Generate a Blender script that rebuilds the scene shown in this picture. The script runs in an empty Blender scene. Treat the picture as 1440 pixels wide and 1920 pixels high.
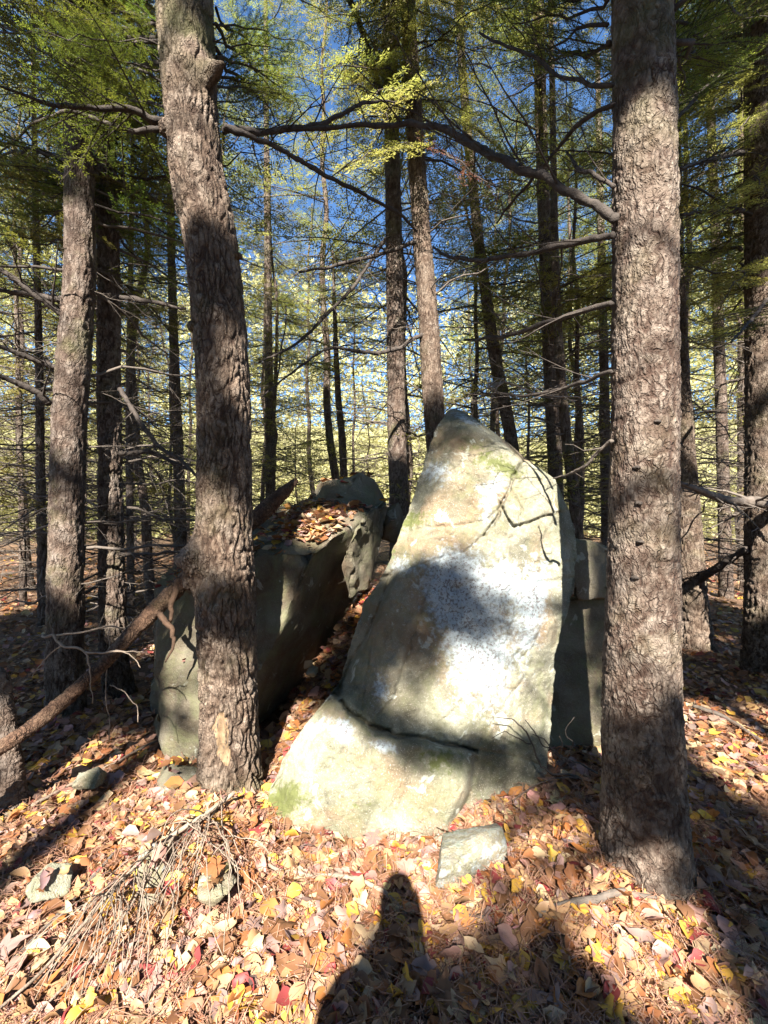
import bpy, bmesh, math, random
import numpy as np
from mathutils import Vector, Matrix
from mathutils.bvhtree import BVHTree

# ------------------------------------------------------------------ camera, sky, sun, exposure
SC = bpy.context.scene
CH = 1.45                                   # camera height
K = 800.0                                   # focal length in photo pixels (photo is 1440 wide)
cam_d = bpy.data.cameras.new('camera')
cam_d.sensor_fit = 'HORIZONTAL'; cam_d.sensor_width = 36.0; cam_d.lens = K / 1440.0 * 36.0
cam_d.clip_start = 0.02; cam_d.clip_end = 2000
cam = bpy.data.objects.new('camera', cam_d); SC.collection.objects.link(cam)
cam.location = (0, 0, CH); cam.rotation_euler = (math.radians(90), 0, 0)
SC.camera = cam

SUN_EL, SUN_AZ = math.radians(40), math.radians(6)      # the sun stands behind the camera, a little to its left
SUN = np.array([-math.sin(SUN_AZ) * math.cos(SUN_EL), -math.cos(SUN_AZ) * math.cos(SUN_EL), math.sin(SUN_EL)])
W = bpy.data.worlds.new('World'); SC.world = W; W.use_nodes = True
wn = W.node_tree.nodes; wl = W.node_tree.links
bg = wn['Background']; sky = wn.new('ShaderNodeTexSky'); sky.sky_type = 'NISHITA'; sky.sun_disc = False
sky.sun_elevation = SUN_EL; sky.sun_rotation = math.atan2(SUN[0], SUN[1])
sky.air_density = 1.0; sky.dust_density = 0.1; sky.ozone_density = 5.0
hs = wn.new('ShaderNodeHueSaturation'); hs.inputs['Saturation'].default_value = 1.08; wl.new(sky.outputs[0], hs.inputs['Color']); wl.new(hs.outputs[0], bg.inputs[0]); bg.inputs[1].default_value = 0.052
sun_d = bpy.data.lights.new('sun', 'SUN'); sun_d.energy = 5.0; sun_d.angle = math.radians(0.5); sun_d.color = (1.0, 0.93, 0.82)
sun = bpy.data.objects.new('sun', sun_d); SC.collection.objects.link(sun)
sun.rotation_euler = Vector(SUN).to_track_quat('Z', 'Y').to_euler()
SC.view_settings.view_transform = 'Standard'; SC.view_settings.look = 'None'
SC.view_settings.exposure = 2.5; SC.view_settings.gamma = 1.0; SC.view_settings.use_curve_mapping = False
SC.render.engine = 'CYCLES'
SC.cycles.max_bounces = 6; SC.cycles.diffuse_bounces = 4; SC.cycles.transmission_bounces = 4
SC.cycles.use_denoising = True

# ------------------------------------------------------------------ helpers
random.seed(7); RNG = np.random.default_rng(7)
COL = SC.collection

def P(px, py, d):
    """photo pixel + distance along the view -> point in the place"""
    return np.array([(px - 720) / K * d, d, CH - (py - 960) / K * d])

def _h(ix, iy, iz, seed):
    n = (ix.astype(np.int64) * 374761393 + iy.astype(np.int64) * 668265263 + iz.astype(np.int64) * 2147483647 + seed * 1274126177) & 0xFFFFFFFF
    n = ((n ^ (n >> 13)) * 1274126177) & 0xFFFFFFFF
    n = ((n ^ (n >> 16)) * 2246822519) & 0xFFFFFFFF
    return ((n ^ (n >> 15)) & 0xFFFFFF) / float(0xFFFFFF)

def vnoise(p, seed=0):
    p = np.asarray(p, float); i = np.floor(p); f = p - i; f = f * f * f * (f * (f * 6 - 15) + 10); i = i.astype(np.int64)
    r = 0
    for a in (0, 1):
        wx = f[..., 0] if a else 1 - f[..., 0]
        for b in (0, 1):
            wy = f[..., 1] if b else 1 - f[..., 1]
            for c in (0, 1):
                wz = f[..., 2] if c else 1 - f[..., 2]
                r = r + wx * wy * wz * _h(i[..., 0] + a, i[..., 1] + b, i[..., 2] + c, seed)
    return r * 2 - 1

def fbm(p, oct=4, seed=0, gain=0.5):
    p = np.asarray(p, float); r = 0; a = 1.0; s = 0
    for k in range(oct):
        r = r + a * vnoise(p * 2.03 ** k + 17.1 * k, seed + k); s += a; a *= gain
    return r / s

def cells(u, v, nu, seed, jit=0.85):
    """Voronoi over (u, v), cell size 1, wrapping in u every nu cells -> F1, F2, random of nearest"""
    iu = np.floor(u).astype(np.int64); iv = np.floor(v).astype(np.int64)
    f1 = np.full(u.shape, 9.0); f2 = np.full(u.shape, 9.0); rid = np.zeros(u.shape)
    for du in (-1, 0, 1):
        for dv in (-1, 0, 1):
            cu = iu + du; cv = iv + dv; wu = np.mod(cu, nu) if nu else cu
            z = np.zeros_like(cu)
            pu = cu + 0.5 + jit * (_h(wu, cv, z, seed) - 0.5); pv = cv + 0.5 + jit * (_h(wu, cv, z + 1, seed) - 0.5)
            d = np.hypot(u - pu, v - pv); rr = _h(wu, cv, z + 2, seed)
            near = d < f1
            f2 = np.where(near, f1, np.minimum(f2, d)); rid = np.where(near, rr, rid); f1 = np.where(near, d, f1)
    return f1, f2, rid

def smooth(x, a=0.0, b=1.0):
    t = np.clip((np.asarray(x, float) - a) / (b - a), 0, 1); return t * t * (3 - 2 * t)

def mesh_np(name, V, F, mats, attrs=None, shade=True, mat_idx=None):
    V = np.ascontiguousarray(V, np.float32)
    Fs = [np.asarray(f, np.int32) for f in (F if isinstance(F, list) else [F]) if len(f)]
    me = bpy.data.meshes.new(name)
    me.vertices.add(len(V)); me.vertices.foreach_set('co', V.ravel())
    loops = np.concatenate([f.ravel() for f in Fs]); tot = np.concatenate([np.full(len(f), f.shape[1], np.int32) for f in Fs])
    st = np.concatenate([[0], np.cumsum(tot)[:-1]]).astype(np.int32)
    me.loops.add(len(loops)); me.loops.foreach_set('vertex_index', loops)
    me.polygons.add(len(tot)); me.polygons.foreach_set('loop_start', st); me.polygons.foreach_set('loop_total', tot)
    me.polygons.foreach_set('use_smooth', np.full(len(tot), shade))
    if mat_idx is not None: me.polygons.foreach_set('material_index', np.asarray(mat_idx, np.int32))
    for k, a in (attrs or {}).items():
        a = np.asarray(a, np.float32)
        if a.ndim == 1:
            at = me.attributes.new(k, 'FLOAT', 'POINT'); at.data.foreach_set('value', a)
        else:
            at = me.attributes.new(k, 'FLOAT_COLOR', 'POINT')
            at.data.foreach_set('color', np.concatenate([a, np.ones((len(a), 1), np.float32)], 1).ravel().astype(np.float32))
    for m in (mats if isinstance(mats, list) else [mats]): me.materials.append(m)
    me.update(calc_edges=True); me.validate()
    return me

def link(name, me, parent=None, loc=None, mat=None):
    o = bpy.data.objects.new(name, me); COL.objects.link(o)
    if parent is not None: o.parent = parent
    if mat is not None: o.matrix_local = mat
    elif loc is not None: o.location = loc
    return o

def tag(o, label=None, cat=None, group=None, kind=None):
    for k, v in (('label', label), ('category', cat), ('group', group), ('kind', kind)):
        if v: o[k] = v
    return o

def empty(name, loc, label, cat, group=None):
    o = bpy.data.objects.new(name, None); COL.objects.link(o); o.location = tuple(loc); o.empty_display_size = 0.1
    return tag(o, label, cat, group)

class MB:
    """collects tubes and faces"""
    def __init__(s): s.V = []; s.F = []; s.T = []; s.n = 0
    def add(s, V, F, tone=0.5):
        s.V.append(np.asarray(V, float)); s.F.append(np.asarray(F, np.int64) + s.n)
        s.T.append(np.full(len(V), tone) if np.isscalar(tone) else np.asarray(tone)); s.n += len(V)
    def tube(s, path, rad, k=5, tone=0.5, cap=True):
        path = np.asarray(path, float); n = len(path); rad = np.broadcast_to(np.asarray(rad, float), (n,))
        t = np.gradient(path, axis=0); t /= np.linalg.norm(t, axis=1, keepdims=True) + 1e-12
        ref = np.array([0.0, 0, 1]) if abs(t[:, 2].mean()) < 0.8 else np.array([1.0, 0, 0])
        a = np.cross(t, ref); a /= np.linalg.norm(a, axis=1, keepdims=True) + 1e-12; b = np.cross(t, a)
        th = np.arange(k) * 2 * math.pi / k
        V = path[:, None] + rad[:, None, None] * (np.cos(th)[None, :, None] * a[:, None] + np.sin(th)[None, :, None] * b[:, None])
        i = np.arange(n - 1)[:, None] * k; j = np.arange(k)[None]; j2 = (j + 1) % k
        F = np.stack([i + j, i + j2, i + k + j2, i + k + j], -1).reshape(-1, 4)
        V = V.reshape(-1, 3)
        if cap:
            V = np.concatenate([V, path[:1], path[-1:]]); c0 = n * k; c1 = c0 + 1
            e = (n - 1) * k; jj = np.arange(k); j3 = (jj + 1) % k
            F = np.concatenate([F, np.stack([jj, np.full(k, c0), j3, j3], -1)[:, [0, 1, 2, 2]], np.stack([e + jj, e + j3, np.full(k, c1), np.full(k, c1)], -1)])
        s.add(V, F, tone)
    def mesh(s, name, mat, shade=True):
        V = np.concatenate(s.V); F = np.concatenate(s.F); T = np.concatenate(s.T)
        tri = F[:, 2] == F[:, 3]
        return mesh_np(name, V, [F[~tri], F[tri][:, :3]], mat, {'tone': T, 'plate': 0.35 + 0.65 * T}, shade)

def catmull(pts, n):
    pts = np.asarray(pts, float); m = len(pts)
    if m == 2: return pts[0] + np.linspace(0, 1, n)[:, None] * (pts[1] - pts[0])
    q = np.concatenate([[2 * pts[0] - pts[1]], pts, [2 * pts[-1] - pts[-2]]])
    t = np.linspace(0, m - 1 - 1e-9, n); i = t.astype(int); f = (t - i)[:, None]
    p0, p1, p2, p3 = q[i], q[i + 1], q[i + 2], q[i + 3]
    return 0.5 * (2 * p1 + (p2 - p0) * f + (2 * p0 - 5 * p1 + 4 * p2 - p3) * f ** 2 + (3 * p1 - p0 - 3 * p2 + p3) * f ** 3)

# ------------------------------------------------------------------ materials
def new_mat(name):
    m = bpy.data.materials.new(name); m.use_nodes = True; nt = m.node_tree
    return m, nt, nt.nodes['Principled BSDF'], nt.nodes['Material Output']

class N:
    """tiny node-graph helper"""
    def __init__(s, nt): s.nt = nt; s.n = nt.nodes; s.l = nt.links
    def obj(s): return s.n.new('ShaderNodeTexCoord').outputs['Object']
    def attr(s, name, col=False):
        a = s.n.new('ShaderNodeAttribute'); a.attribute_name = name; return a.outputs['Color' if col else 'Fac']
    def put(s, sock, v):
        if hasattr(v, 'is_linked') or hasattr(v, 'links'): s.l.new(v, sock)
        else: sock.default_value = v if not isinstance(v, tuple) or len(v) == 4 or sock.type == 'VECTOR' else (*v, 1)
    def map(s, vec, scale):
        a = s.n.new('ShaderNodeMapping'); s.l.new(vec, a.inputs[0]); a.inputs['Scale'].default_value = scale; return a.outputs[0]
    def noise(s, vec, scale, detail=4, rough=0.55, dist=0.0):
        a = s.n.new('ShaderNodeTexNoise'); s.l.new(vec, a.inputs['Vector']); a.inputs['Scale'].default_value = scale
        a.inputs['Detail'].default_value = detail; a.inputs['Roughness'].default_value = rough; a.inputs['Distortion'].default_value = dist
        return a.outputs[0]
    def voro(s, vec, scale, feat='F1'):
        a = s.n.new('ShaderNodeTexVoronoi'); a.feature = feat; s.l.new(vec, a.inputs['Vector']); a.inputs['Scale'].default_value = scale; return a.outputs[0]
    def ramp(s, fac, stops):
        a = s.n.new('ShaderNodeValToRGB'); s.l.new(fac, a.inputs[0]); e = a.color_ramp.elements
        while len(e) < len(stops): e.new(0.5)
        for k, (p, c) in enumerate(stops):
            e[k].position = p; e[k].color = (*c, 1) if isinstance(c, tuple) else (c, c, c, 1)
        return a.outputs[0]
    def mix(s, fac, a, b, mode='MIX'):
        m = s.n.new('ShaderNodeMix'); m.data_type = 'RGBA'; m.blend_type = mode
        s.put(m.inputs[0], fac); s.put(m.inputs[6], a); s.put(m.inputs[7], b); return m.outputs[2]
    def math(s, op, a, b=0.0, c=0.0):
        m = s.n.new('ShaderNodeMath'); m.operation = op
        s.put(m.inputs[0], a); s.put(m.inputs[1], b); s.put(m.inputs[2], c); return m.outputs[0]
    def bump(s, h, strength, dist):
        b = s.n.new('ShaderNodeBump'); s.l.new(h, b.inputs['Height']); b.inputs['Strength'].default_value = strength; b.inputs['Distance'].default_value = dist; return b.outputs[0]

def bark_material(name, plate1, plate2, furrow, moss=(0.10, 0.12, 0.04), moss_amt=0.35, pale=(0.36, 0.33, 0.29), fis=(45, 0.3, 0.10)):
    m, nt, b, out = new_mat(name); g = N(nt); o = g.obj()
    tone = g.attr('tone'); plate = g.attr('plate')
    c = g.mix(tone, plate1, plate2)
    c = g.mix(g.ramp(g.noise(o, 9, 5, 0.6), [(0.42, 0.0), (0.68, 0.8)]), c, pale)
    c = g.mix(g.ramp(g.noise(o, 60, 3, 0.6), [(0.35, 0.0), (0.7, 0.55)]), c, furrow)
    c = g.mix(g.ramp(plate, [(0.0, 0.85), (0.5, 0.0)]), c, furrow)
    wv = g.mix(0.075, o, nt.nodes.new('ShaderNodeTexNoise').outputs[1]); wt = wv.node.inputs[7].links[0].from_node
    nt.links.new(o, wt.inputs['Vector']); wt.inputs['Scale'].default_value = 13; wt.inputs['Detail'].default_value = 4
    ve = g.voro(g.map(wv, (1, 1, fis[1])), fis[0], 'DISTANCE_TO_EDGE'); crack = g.ramp(ve, [(0.0, 0.0), (fis[2], 1.0)])
    ve2 = g.voro(g.map(wv, (1, 1, fis[1] * 1.6)), fis[0] * 2.1, 'DISTANCE_TO_EDGE'); crack2 = g.ramp(ve2, [(0.0, 0.0), (fis[2] * 1.3, 1.0)])
    keep = g.ramp(g.noise(o, 11, 3, 0.6), [(0.36, 0.12), (0.62, 1.0)])
    c = g.mix(g.math('MULTIPLY', g.math('SUBTRACT', 1.0, crack), keep), c, furrow)
    mm = g.math('MULTIPLY', g.ramp(g.noise(o, 3.2, 5, 0.65), [(0.52, 0.0), (0.66, 1.0)]), moss_amt)
    c = g.mix(mm, c, moss)
    c = g.mix(g.attr('moss'), c, moss)
    nt.links.new(c, b.inputs['Base Color']); b.inputs['Roughness'].default_value = 0.85; b.inputs['Specular IOR Level'].default_value = 0.25
    v = g.noise(g.map(o, (1, 1, 0.35)), 120, 4, 0.65); hh = g.math('ADD', g.math('MULTIPLY', g.math('MULTIPLY', crack, keep), 1.3), g.math('ADD', g.math('MULTIPLY', crack2, 0.45), g.math('MULTIPLY', v, 0.7)))
    nt.links.new(g.bump(hh, 0.85, 0.008), b.inputs['Normal'])
    return m

def wood_material(name, c1, c2, rough=0.8):
    m, nt, b, out = new_mat(name); g = N(nt); o = g.obj()
    c = g.mix(g.attr('tone'), c1, c2); c = g.mix(g.ramp(g.noise(o, 30, 4), [(0.35, 0.0), (0.7, 0.7)]), c, tuple(x * 0.6 for x in c1))
    nt.links.new(c, b.inputs['Base Color']); b.inputs['Roughness'].default_value = rough; b.inputs['Specular IOR Level'].default_value = 0.25
    nt.links.new(g.bump(g.noise(g.map(o, (0.5, 1, 1)), 110, 5, 0.7), 0.9, 0.007), b.inputs['Normal'])
    return m

def foliage_material(name, dark, light, trans=0.35, colour_attr=False, bright=1.0):
    m, nt, b, out = new_mat(name); g = N(nt)
    if colour_attr:
        c = g.attr('col', True)
        o = g.obj(); c = g.mix(g.ramp(g.noise(o, 45, 3, 0.6), [(0.3, 0.0), (0.75, 0.45)]), c, (0.16, 0.085, 0.04))
    else:
        c = g.mix(g.attr('tone'), dark, light)
        oi = nt.nodes.new('ShaderNodeObjectInfo')
        h = nt.nodes.new('ShaderNodeHueSaturation'); nt.links.new(c, h.inputs['Color'])
        nt.links.new(g.math('MULTIPLY_ADD', oi.outputs['Random'], 0.06, 0.47), h.inputs['Hue'])
        nt.links.new(g.math('MULTIPLY_ADD', oi.outputs['Random'], 0.5, 0.75), h.inputs['Value']); c = h.outputs[0]
    nt.links.new(c, b.inputs['Base Color']); b.inputs['Roughness'].default_value = 0.55; b.inputs['Specular IOR Level'].default_value = 0.35
    t = nt.nodes.new('ShaderNodeBsdfTranslucent'); nt.links.new(c, t.inputs[0])
    mx = nt.nodes.new('ShaderNodeMixShader'); mx.inputs[0].default_value = trans
    nt.links.new(b.outputs[0], mx.inputs[1]); nt.links.new(t.outputs[0], mx.inputs[2]); nt.links.new(mx.outputs[0], out.inputs[0])
    return m

def rock_material(name, c1, c2, lichen=(0.33, 0.39, 0.43), moss=(0.085, 0.098, 0.028), stain=(0.20, 0.13, 0.075), amt=0.5, speck=0.55):
    m, nt, b, out = new_mat(name); g = N(nt); o = g.obj()
    c = g.mix(g.ramp(g.noise(o, 4, 6, 0.6, 0.4), [(0.38, 0.0), (0.62, 1.0)]), c1, c2)
    c = g.mix(g.math('MULTIPLY', g.ramp(g.noise(o, 2.1, 5, 0.6, 1.0), [(0.50, 0.0), (0.66, 1.0)]), 0.7), c, stain)
    c = g.mix(g.ramp(g.noise(o, 230, 2, 0.6), [(0.52, 0.0), (0.70, 0.6)]), c, (0.09, 0.085, 0.07))
    c = g.mix(g.ramp(g.noise(o, 150, 3, 0.6), [(0.56, 0.0), (0.72, speck)]), c, (0.62, 0.60, 0.54))
    c = g.mix(g.attr('stain'), c, stain)
    c = g.mix(g.math('MULTIPLY', g.ramp(g.noise(o, 5.5, 6, 0.68, 0.8), [(0.46, 0.0), (0.64, 1.0)]), 0.55), c, (0.115, 0.125, 0.062))
    c = g.mix(g.ramp(g.noise(g.map(o, (2.2, 2.2, 0.5)), 13, 6, 0.7, 0.6), [(0.56, 0.0), (0.70, 0.5)]), c, (0.085, 0.080, 0.062))
    edge = g.noise(o, 28, 5, 0.7)
    li = g.math('ADD', g.attr('lichen'), g.math('MULTIPLY', g.math('SUBTRACT', edge, 0.5), 2.2))
    rl = g.ramp(g.noise(o, 7.5, 5, 0.62, 0.6), [(0.62, 0.0), (0.66, amt)])
    c = g.mix(rl, c, (0.50, 0.53, 0.47))
    c = g.mix(g.ramp(li, [(0.40, 0.0), (0.85, 0.8)]), c, lichen)
    c = g.mix(g.math('MULTIPLY', g.ramp(g.noise(o, 70, 3, 0.7), [(0.50, 0.0), (0.62, 1.0)]), g.attr('lichen')), c, (0.14, 0.13, 0.13))
    mo = g.math('ADD', g.attr('moss'), g.math('MULTIPLY', g.math('SUBTRACT', edge, 0.5), 1.8))
    c = g.mix(g.ramp(mo, [(0.45, 0.0), (0.75, 0.9)]), c, moss)
    nt.links.new(c, b.inputs['Base Color']); b.inputs['Roughness'].default_value = 0.88; b.inputs['Specular IOR Level'].default_value = 0.25
    h = g.math('ADD', g.math('MULTIPLY', g.noise(o, 35, 6, 0.7), 1.0), g.math('MULTIPLY', g.noise(o, 190, 3, 0.6), 0.35))
    nt.links.new(g.bump(h, 0.9, 0.016), b.inputs['Normal'])
    return m

M = {}
M['bark_left'] = bark_material('bark_left', (0.090, 0.062, 0.044), (0.175, 0.130, 0.098), (0.036, 0.020, 0.013), moss_amt=0.15, pale=(0.23, 0.19, 0.155), fis=(46, 0.22, 0.13))
M['bark_right'] = bark_material('bark_right', (0.090, 0.066, 0.050), (0.170, 0.134, 0.108), (0.042, 0.023, 0.016), moss_amt=0.12, pale=(0.23, 0.195, 0.165), fis=(40, 0.24, 0.14))
M['bark_far'] = bark_material('bark_far', (0.075, 0.051, 0.038), (0.155, 0.116, 0.092), (0.034, 0.020, 0.014), moss_amt=0.25, pale=(0.22, 0.19, 0.165), fis=(36, 0.16, 0.14))
M['dead_wood'] = wood_material('dead_wood', (0.085, 0.068, 0.056), (0.17, 0.145, 0.125))
M['limb'] = wood_material('limb', (0.040, 0.032, 0.028), (0.078, 0.064, 0.055))
M['grey_twig'] = wood_material('grey_twig', (0.18, 0.135, 0.10), (0.34, 0.275, 0.22))
M['log'] = wood_material('log', (0.040, 0.024, 0.016), (0.130, 0.078, 0.050))
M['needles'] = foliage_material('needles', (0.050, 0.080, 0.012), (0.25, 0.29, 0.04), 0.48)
M['needles_far'] = foliage_material('needles_far', (0.11, 0.125, 0.024), (0.40, 0.38, 0.085), 0.5)  # lighter copy of needles, sun and glare of the distance lifted into the colour
M['needles_dead'] = foliage_material('needles_dead', (0.10, 0.045, 0.020), (0.24, 0.12, 0.055), 0.25)
M['woods'] = foliage_material('woods', (0.34, 0.34, 0.13), (0.66, 0.62, 0.34), 0.5)  # autumn yellow with the hazy glow of the distance mixed in
M['leaf'] = foliage_material('leaf', None, None, 0.22, True)
M['litter_needle'] = foliage_material('litter_needle', (0.17, 0.095, 0.05), (0.42, 0.29, 0.17), 0.05)
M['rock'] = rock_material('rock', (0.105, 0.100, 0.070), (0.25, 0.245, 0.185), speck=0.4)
M['rock_dark'] = rock_material('rock_dark', (0.070, 0.060, 0.042), (0.150, 0.135, 0.100), stain=(0.075, 0.038, 0.018), amt=0.25, speck=0.14)  # darker copy of rock, shade mixed into its brown tone
M['log_bark'] = bark_material('log_bark', (0.070, 0.038, 0.024), (0.150, 0.088, 0.056), (0.028, 0.014, 0.009), moss_amt=0.2, pale=(0.21, 0.14, 0.095), fis=(60, 0.5, 0.16))
M['skinwood'] = wood_material('bare_wood', (0.15, 0.10, 0.06), (0.27, 0.19, 0.115))

m, nt, b, out = new_mat('soil'); g = N(nt); o_ = g.obj()
c = g.mix(g.ramp(g.noise(o_, 14, 6, 0.7), [(0.3, 0.0), (0.7, 1.0)]), (0.055, 0.030, 0.017), (0.17, 0.095, 0.05))
c = g.mix(g.ramp(g.voro(o_, 24), [(0.0, 0.8), (0.5, 0.0)]), c, (0.26, 0.15, 0.075))
nt.links.new(c, b.inputs['Base Color']); b.inputs['Roughness'].default_value = 0.95
nt.links.new(g.bump(g.noise(o_, 40, 5, 0.7), 0.8, 0.02), b.inputs['Normal']); M['soil'] = m

# ------------------------------------------------------------------ ground
def ground_h(x, y):
    x = np.asarray(x, float); y = np.asarray(y, float)
    p = np.stack([x, y, np.zeros_like(x)], -1)
    fade = smooth(np.hypot(x, y), 0, 1.0)
    h = 0.035 * fbm(p * 1.1, 3, 3) * fade + 0.015 * fbm(p * 4, 2, 9)
    h = h + 0.25 * fbm(p * 0.13, 2, 5) * smooth(np.hypot(x, y), 5, 14)
    # leaf-filled wedge climbing between the two boulders
    ax, ay, bx, by = -0.60, 2.15, -0.05, 3.5
    L2 = (bx - ax) ** 2 + (by - ay) ** 2
    t = ((x - ax) * (bx - ax) + (y - ay) * (by - ay)) / L2
    r = np.hypot(x - (ax + np.clip(t, 0, 1) * (bx - ax)), y - (ay + np.clip(t, 0, 1) * (by - ay)))
    h = h + 0.82 * smooth(t, 0.02, 1.0) * np.exp(-(r / 0.34) ** 2)
    h = h + 0.09 * np.exp(-(((x + 0.84) / 0.24) ** 2 + ((y - 1.98) / 0.30) ** 2))
    h = h + 0.05 * np.exp(-(((x - 0.9) / 0.35) ** 2 + ((y - 1.8) / 0.4) ** 2))
    h = h - 0.05 * np.exp(-(((x + 1.0) / 0.2) ** 2 + ((y - 1.45) / 0.25) ** 2))
    return h

def axis(lo, hi, fine_lo, fine_hi, st):
    a = list(np.arange(fine_lo, fine_hi + 1e-6, st)); s = st; v = fine_hi
    while v < hi: s *= 1.16; v += s; a.append(v)
    s = st; v = fine_lo
    while v > lo: s *= 1.16; v -= s; a.insert(0, v)
    return np.array(a)
gx = axis(-320, 320, -4, 4, 0.05); gy = axis(-120, 420, 0.4, 6.5, 0.05)
X, Y = np.meshgrid(gx, gy); Z = ground_h(X, Y)
nxg, nyg = len(gx), len(gy)
ii = np.arange(nyg - 1)[:, None] * nxg + np.arange(nxg - 1)[None]
Fg = np.stack([ii, ii + 1, ii + nxg + 1, ii + nxg], -1).reshape(-1, 4)
ground = link('ground', mesh_np('ground', np.stack([X, Y, Z], -1).reshape(-1, 3), Fg, M['soil']))
tag(ground, 'brown forest floor under the fallen autumn leaves', 'ground', kind='structure')

# ------------------------------------------------------------------ the tall pale boulder
def poly_dist(px, py, pts):
    d = np.full(px.shape, 1e9)
    for (x0, y0), (x1, y1) in zip(pts[:-1], pts[1:]):
        L = (x1 - x0) ** 2 + (y1 - y0) ** 2
        t = np.clip(((px - x0) * (x1 - x0) + (py - y0) * (y1 - y0)) / L, 0, 1)
        d = np.minimum(d, np.hypot(px - x0 - t * (x1 - x0), py - y0 - t * (y1 - y0)))
    return d
def inside(px, py, pts):
    r = np.zeros(px.shape, bool); q = pts + [pts[0]]
    for (x0, y0), (x1, y1) in zip(q[:-1], q[1:]):
        if y0 == y1: continue
        cr = ((y0 > py) != (y1 > py)) & (px < (x1 - x0) * (py - y0) / (y1 - y0) + x0); r ^= cr
    return r
def sdf(px, py, pts):
    d = poly_dist(px, py, pts + [pts[0]]); return np.where(inside(px, py, pts), d, -d)
def blob(px, py, cx, cy, rx, ry, ang=0):
    a = math.radians(ang); dx = px - cx; dy = py - cy
    u = (dx * math.cos(a) + dy * math.sin(a)) / rx; v = (-dx * math.sin(a) + dy * math.cos(a)) / ry
    return np.exp(-(u * u + v * v))

LE = [(766, 850), (772, 840), (800, 822), (830, 806), (870, 795), (920, 780), (960, 765), (1000, 748), (1040, 735), (1075, 722), (1090, 712), (1130, 683), (1180, 665), (1230, 650), (1285, 636), (1310, 615), (1340, 585), (1380, 558), (1430, 530), (1480, 507), (1540, 490), (1570, 486), (1640, 478)]
RE = [(766, 854), (772, 868), (785, 888), (800, 908), (830, 950), (858, 984), (880, 1015), (900, 1040), (930, 1055), (960, 1066), (1000, 1077), (1050, 1079), (1100, 1075), (1150, 1066), (1190, 1048), (1230, 1040), (1350, 1034), (1400, 1028), (1455, 1024), (1640, 1018)]
BASE = [(615, 1296), (636, 1312), (655, 1335), (700, 1364), (760, 1381), (800, 1384), (850, 1398), (892, 1408), (882, 1480), (852, 1545), (838, 1680), (380, 1680), (380, 1296)]
SHELF = [(735, 1078), (716, 1130), (690, 1190), (655, 1250), (634, 1305), (590, 1310), (590, 1090)]
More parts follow.
